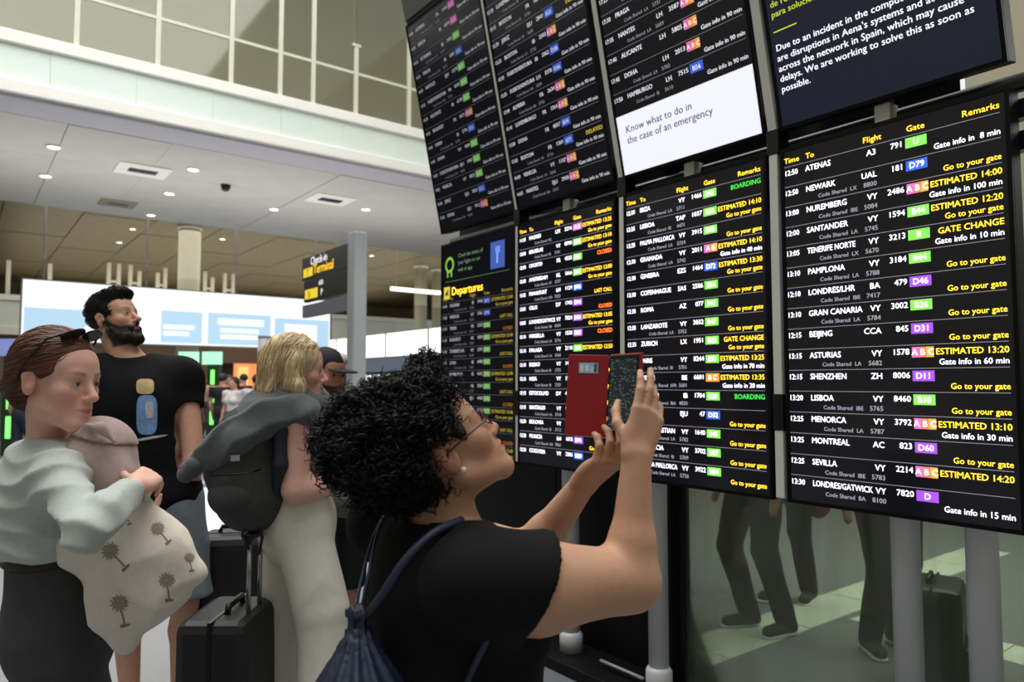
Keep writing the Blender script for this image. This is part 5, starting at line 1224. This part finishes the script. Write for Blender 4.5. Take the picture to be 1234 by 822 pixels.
# backpack
bp = thing('backpack', 'grey backpack on the blonde woman\'s back', 'backpack', P(293, 570, 2.5))
m_bp = mat('grey_canvas', (60, 63, 61), 0.85, noise=0.12, nscale=50, bump=0.3, bscale=400); S = SDF()
for (x, y, t_, r) in ((300, 525, 2.52, 0.10), (285, 560, 2.52, 0.105), (298, 595, 2.52, 0.115), (318, 560, 2.58, 0.1), (318, 600, 2.58, 0.09)): S.ell(P(x, y, t_), (r, r, r * 1.1), None, 0.06)
S.fold(wave((0.2, 0.1, 1), 30, 0.010, 81, warp=1.2)); V, Q = S.mesh(0.0075); bind(mesh_obj('main_sack', V, Q, m_bp), bp)
S = SDF(); S.ell(P(287, 596, 2.48), (0.10, 0.09, 0.080), None, 0.03); S.fold(wave((0.2, 0.1, 1), 40, 0.006, 82)); V, Q = S.mesh(0.007); po = bind(mesh_obj('front_pocket', V, Q, m_bp), bp)
bind(MB().tube([P(256, 574, 2.40), P(278, 572, 2.375), P(300, 570, 2.385), P(314, 566, 2.43)], 0.003, 6).build('zipper', m_dark, None, True), po)
S = SDF(); S.chain([P(330, 495, 2.50), P(338, 520, 2.47), P(338, 560, 2.46), P(330, 600, 2.50)], [0.02, 0.022, 0.022, 0.016], 0.02); V, Q = S.mesh(0.007); bind(mesh_obj('shoulder_strap', V, Q, mat('navy_webbing', (28, 32, 44), 0.7)), bp)
for q in ([(296, 628, 2.46), (292, 645, 2.46), (300, 662, 2.47)], [(312, 626, 2.48), (316, 648, 2.49), (312, 668, 2.5)]): bind(MB().tube([P(*k) for k in q], 0.006, 6).build('loose_strap', m_dark, None, True), bp)
bind(MB().box((-0.014, -0.006, -0.01), (0.014, 0.006, 0.01)).build('buckle', mat('buckle_silver', (190, 194, 196), 0.25, metal=0.8)), bp).matrix_basis = Matrix.Translation(P(283, 552, 2.39))
# ================= man in a cap
fw = view(0.62, -0.55); N = P(388, 488, 3.55)
pE = person('man in a dark cap and grey t-shirt standing behind the blonde woman', N)
J = stand(1.72, N, fw, False); J['neck'] = N; R_ = nrm(np.cross(fw, UP)); base = np.array([N[0], N[1], 0]) + RH * 0.05
J['pelvis'] = base + UP * 0.9; J['waist'] = base + UP * 1.06; J['chest'] = base + UP * 1.22
J['sh'] = [N + R_ * 0.19 - UP * 0.05 + RH * 0.03, N - R_ * 0.19 - UP * 0.05 + RH * 0.03]; J['el'] = [J['sh'][0] + R_ * 0.06 - UP * 0.27, J['sh'][1] - R_ * 0.06 - UP * 0.27]; J['wr'] = [J['el'][0] + fw * 0.2 - UP * 0.05, J['el'][1] + fw * 0.2 - UP * 0.05]
for i, s_i in ((0, 1), (1, -1)):
    J['hip'][i] = J['pelvis'] + R_ * 0.09 * s_i - UP * 0.04; J['kn'][i] = J['hip'][i] - UP * 0.39; J['an'][i] = np.array([*J['kn'][i][:2], 0.085]); J['toe'][i] = np.array([*(J['an'][i] + fw * 0.16)[:2], 0.022])
hf = view(0.70, -0.45, -0.12); H = Fr(P(393, 450, 3.55), hf, UP, 0.98)
S = SDF(); torso_sdf(S, J, 0, 1.0, False); neck_sdf(S, J, H, 1.05); head_sdf(S, H, 1.08, 1.05)
for i in (0, 1): leg_sdf(S, J, i, 0, 1.0); arm_sdf(S, J, i, 0, 1.0)
for i in (0, 1): hand_sdf(S, J['wr'][i], fw, UP, -1 if i == 0 else 1, ((30, 40, 30),) * 4)
V, Q = S.mesh(0.012, fine=[(2, 1.38, 1.72, 0.005), (0, H.o[0] - 0.14, H.o[0] + 0.14, 0.005), (1, H.o[1] - 0.14, H.o[1] + 0.14, 0.005)])
bE = mesh_obj('body', V, Q, m_skin, pE, head_col(V, H, (198, 144, 122), lips=(150, 84, 76), brow=(30, 22, 20), beard=(34, 26, 24))); eyes(H, bE)
S = SDF(); torso_sdf(S, J, 0.02, 1.02, False); S.clip(J['pelvis'] - UP * 0.03, -UP)
for i in (0, 1):
    d = nrm(J['el'][i] - J['sh'][i]); S.cone(J['sh'][i], J['el'][i], 0.075, 0.078, 0.03, clip=[(J['sh'][i] + d * 0.2, d)])
S.ell(N + UP * 0.06, (0.08, 0.08, 0.062), k=0.008, sub=True); S.fold(wave((0.3, 0.1, 1), 26, 0.007, 91)); V, Q = S.mesh(0.010); mesh_obj('t_shirt', V, Q, mat('grey_marl', (104, 106, 108), 0.9, noise=0.1, nscale=70), pE)
S = SDF(); S.ell(J['pelvis'], (0.19, 0.145, 0.15), body_frame(J), 0.04)
for i in (0, 1): S.cone(J['hip'][i], J['kn'][i], 0.115, 0.10, 0.02)
S.clip(J['kn'][0] + UP * 0.02, -UP); S.clip(J['pelvis'] + UP * 0.1, UP); V, Q = S.mesh(0.012); mesh_obj('shorts', V, Q, mat('black_shorts', (18, 18, 20), 0.85), pE); shoes(J, pE, (60, 60, 62))
S = SDF(); S.ell(H(0, -0.012, 0.045), (0.084, 0.102, 0.086), H.R, 0.01, clip=[(H(0, 0, 0.03), H.d(0, -0.1, -1))]); V, Q = S.mesh(0.006)
cp = thing('baseball_cap', 'dark baseball cap with pale side on the man behind the blonde', 'cap', H(0, 0, 0.05)); m_cap = mat('cap_black', (22, 22, 26), 0.8, noise=0.1)
bind(mesh_obj('crown', V, Q, m_cap), cp)
S = SDF(); S.ell(H(0, 0.115, 0.028), (0.07, 0.075, 0.008), H.R, 0.01); V, Q = S.mesh(0.005); bind(mesh_obj('visor', V, Q, m_cap), cp)
S = SDF(); S.ell(H(-0.045, 0.03, 0.075), (0.042, 0.05, 0.04), H.R, 0.01); V, Q = S.mesh(0.006); bind(mesh_obj('side_panel', V, Q, mat('cap_pale', (226, 220, 216), 0.8)), cp)
S = SDF(); S.ell(H(0, -0.04, -0.02), (0.08, 0.07, 0.07), H.R, 0.02); S.ell(H(0, 0.06, -0.05), (0.1, 0.08, 0.12), H.R, 0.01, sub=True); V, Q = S.mesh(0.007); mesh_obj('hair', V, Q, m_bh, pE)
gbd = thing('grey_jacket', 'rumpled grey jacket carried low by the man in the cap', 'jacket', P(408, 603, 3.25)); S = SDF()
for (x, y, r) in ((400, 600, 0.085), (420, 604, 0.075), (388, 612, 0.05)): S.ell(P(x, y, 3.22), (r, r, r), None, 0.05)
S.fold(wave((0.4, 0.3, 0.8), 46, 0.014, 95, warp=1.6)); V, Q = S.mesh(0.009); bind(mesh_obj('cloth', V, Q, mat('grey_towelling', (98, 98, 98), 0.95, noise=0.25, nscale=90, bump=0.5, bscale=200)), gbd)
# ================= luggage
m_lug = mat('black_luggage', (20, 20, 22), 0.5, noise=0.15, nscale=30, bump=0.2, bscale=300)
def suitcase(label, pc, w_, d_, h_, rz, handle, group='wheeled suitcases'):
    t = thing('suitcase', label, 'suitcase', (pc[0], pc[1], 0), group, rz)
    box('shell', (-w_ / 2, -d_ / 2, 0.055), (w_ / 2, d_ / 2, h_), m_lug, t, 0.035)
    MB().box((-w_ / 2 + 0.03, -d_ / 2 - 0.03, 0.10), (w_ / 2 - 0.03, -d_ / 2, h_ * 0.5)).build('front_pocket', m_lug, t, bevel=0.02)
    MB().box((-w_ / 2 - 0.003, -0.006, 0.06), (w_ / 2 + 0.003, 0.006, h_ + 0.003)).build('zipper', m_dark, t)
    MB().tube([(-0.07, 0.02, h_), (-0.06, 0.02, h_ + 0.025), (0.06, 0.02, h_ + 0.025), (0.07, 0.02, h_)], 0.011, 8).build('carry_grip', m_dark, t, True)
    for x in (-1, 1):
        for y in (-1, 1): MB().tube([(x * (w_ / 2 - 0.05), y * (d_ / 2 - 0.04) - 0.012, 0.028), (x * (w_ / 2 - 0.05), y * (d_ / 2 - 0.04) + 0.012, 0.028)], 0.028, 14).build('wheel', m_dark, t)
        for y in (-1, 1): box('wheel_fork', (x * (w_ / 2 - 0.05) - 0.02, y * (d_ / 2 - 0.04) - 0.02, 0.028), (x * (w_ / 2 - 0.05) + 0.02, y * (d_ / 2 - 0.04) + 0.02, 0.06), m_dark, t)
    if handle:
        ho = MB().box((-0.075, d_ / 2 - 0.05, h_ + handle), (0.075, d_ / 2 - 0.02, h_ + handle + 0.03)).build('pull_handle', m_dark, t, bevel=0.008)
        for x in (-1, 1): MB().tube([(x * 0.055, d_ / 2 - 0.035, h_ - 0.02), (x * 0.055, d_ / 2 - 0.035, h_ + handle)], 0.008, 10).build('handle_rod', mat('chrome_rod', (170, 174, 178), 0.2, metal=0.9), t, True)
    return t
q = P(276, 760, 2.52); suitcase('black suitcase with raised pull handle nearest the blonde woman\'s trousers', q, 0.34, 0.24, 0.70, math.radians(-127.5), 0.24)
q = P(282, 700, 3.4); suitcase('larger black suitcase behind the one with the raised handle', q, 0.30, 0.26, 0.78, -YAW + 0.2, 0)
# ================= people far off in the hall and behind the glass
def simple(label, at, fwd, h, shirt, legs, hair=(30, 24, 20), female=False, skin=(200, 150, 128), group=None, stride=0.1, vox=0.02):
    J = stand(h, at, fwd, female); f = J['f']
    J['kn'][0] = J['kn'][0] + f.d(0, stride, 0); J['an'][1] = J['an'][1] - f.d(0, stride, 0); J['toe'][1] = J['toe'][1] - f.d(0, stride, 0)
    p = person(label, at, group); H = Fr(J['neck'] + UP * 0.13 * h / 1.7 + f.d(0, 0.02, 0), fwd, UP, h / 1.75)
    S = SDF(); torso_sdf(S, J, -0.005, 0.92, female); neck_sdf(S, J, H)
    S.ell(H(0, -0.01, 0.03), (0.074, 0.094, 0.09), H.R, 0.02); S.ell(H(0, 0.035, -0.04), (0.055, 0.055, 0.08), H.R, 0.03); S.ell(H(0, 0.105, -0.03), (0.012, 0.016, 0.022), H.R, 0.01)
    for i in (0, 1):
        leg_sdf(S, J, i, 0, 0.92); arm_sdf(S, J, i, 0, 0.95); S.cone(J['wr'][i], J['wr'][i] - UP * 0.1 + f.d(0, 0.03, 0), 0.03, 0.022, 0.02)
    V, Q = S.mesh(vox); mesh_obj('body', V, Q, mat('skin_%d' % skin[0], skin, 0.6, noise=0.05), p)
    S = SDF(); torso_sdf(S, J, 0.02, 0.95, female)
    for i in (0, 1):
        d = nrm(J['el'][i] - J['sh'][i]); S.cone(J['sh'][i], J['el'][i], 0.066, 0.07, 0.03, clip=[(J['sh'][i] + d * 0.2, d)])
    S.clip(J['pelvis'], -UP); S.clip(J['neck'] - UP * 0.01, UP); S.fold(wave((0.2, 0.2, 1), 22, 0.006, int(h * 100)))
    V, Q = S.mesh(vox); mesh_obj('shirt', V, Q, mat('shirt_%d_%d_%d' % shirt, shirt, 0.85, noise=0.06), p)
    trousers(J, 0.014, p, mat('legs_%d_%d_%d' % legs, legs, 0.85, noise=0.08), 0.98, top=0.6, vox=vox); shoes(J, p, (40, 40, 44))
    S = SDF(); S.ell(H(0, -0.02, 0.045), (0.083, 0.1, 0.092), H.R, 0.01); S.ell(H(0, 0.11, -0.02), (0.1, 0.075, 0.1), H.R, 0.01, sub=True)
    if female: S.ell(H(0, -0.075, -0.06), (0.07, 0.05, 0.12), H.R, 0.03)
    V, Q = S.mesh(vox * 0.7); mesh_obj('hair', V, Q, mat('hair_%d' % hair[0], hair, 0.6), p)
    return p
def far(px, py, t, label, *a, **k):
    q = P(px, py, t); return simple(label, (q[0], q[1], 0), *a, **k)
G = 'travellers far across the hall'
far(27, 470, 13.0, 'distant traveller with dark jacket behind the auburn haired woman\'s neck', view(0.3, 1), 1.68, (36, 38, 46), (40, 44, 60), group=G)
far(18, 470, 15.5, 'distant traveller in white by the green gate at the left edge', view(1, 0.2), 1.66, (214, 214, 214), (60, 60, 70), female=True, group=G)
far(268, 470, 15.0, 'distant traveller in black beside the green gate posts', view(0.2, 1), 1.70, (26, 26, 28), (34, 36, 44), group=G)
far(282, 470, 13.5, 'distant traveller in white shirt before the orange shop', view(-0.4, -1), 1.62, (220, 216, 216), (90, 84, 92), female=True, group=G)
far(276, 470, 17.0, 'distant traveller in pale pink between the black and white shirts', view(0.6, -1), 1.70, (216, 190, 190), (70, 70, 80), female=True, group=G)
far(293, 470, 16.5, 'distant traveller with dark red top in front of the orange shop', view(-1, 0.3), 1.72, (70, 26, 30), (40, 40, 48), group=G)
far(310, 470, 12.5, 'distant traveller in pale blue next to the slim grey post', view(0.1, 1), 1.66, (190, 200, 208), (60, 70, 90), group=G)
far(244, 470, 19.0, 'distant traveller in beige left of the green gate signs', view(1, -0.4), 1.70, (170, 140, 116), (70, 60, 56), group=G)
GG = 'people behind the glass barrier'
simple('person in dark trousers behind the glass, left of the paired posts', (3.86, 2.62, 0), nrm((-1, 0.3, 0)), 1.75, (110, 112, 104), (24, 25, 28), group=GG, vox=0.016)
simple('person in black with a red bag behind the glass, second from the left', (4.55, 2.85, 0), nrm((-1, -0.2, 0)), 1.70, (34, 34, 36), (26, 26, 30), group=GG, vox=0.016)
simple('person in dark clothes behind the glass beside the first thick post', (4.15, 1.98, 0), nrm((-0.6, -0.8, 0)), 1.72, (40, 38, 40), (30, 30, 34), group=GG, vox=0.016)
simple('person in dark clothes behind the glass at the right edge', (4.55, 0.98, 0), nrm((-1, 0.1, 0)), 1.74, (52, 54, 50), (28, 30, 32), group=GG, vox=0.016)
rb = thing('shoulder_bag', 'dark red bag hanging beside the person behind the glass', 'bag', (4.5, 2.58, 0.62)); S = SDF(); S.ell((4.5, 2.58, 0.72), (0.11, 0.07, 0.12), None, 0.02); S.clip((0, 0, 0.80), (0, 0, 1)); V, Q = S.mesh(0.012); bind(mesh_obj('sack', V, Q, mat('dark_red_bag', (104, 30, 32), 0.6)), rb)
bind(MB().tube([(4.42, 2.58, 0.78), (4.5, 2.6, 1.35), (4.58, 2.58, 0.78)], 0.012, 8).build('strap', m_dark, None, True), rb)
suitcase('black suitcase standing behind the glass by the first thick post', (3.82, 1.60, 0), 0.36, 0.24, 0.52, 0.3, 0)
suitcase('black suitcase standing behind the glass near the right edge', (4.02, 1.0, 0), 0.40, 0.26, 0.66, 1.2, 0)
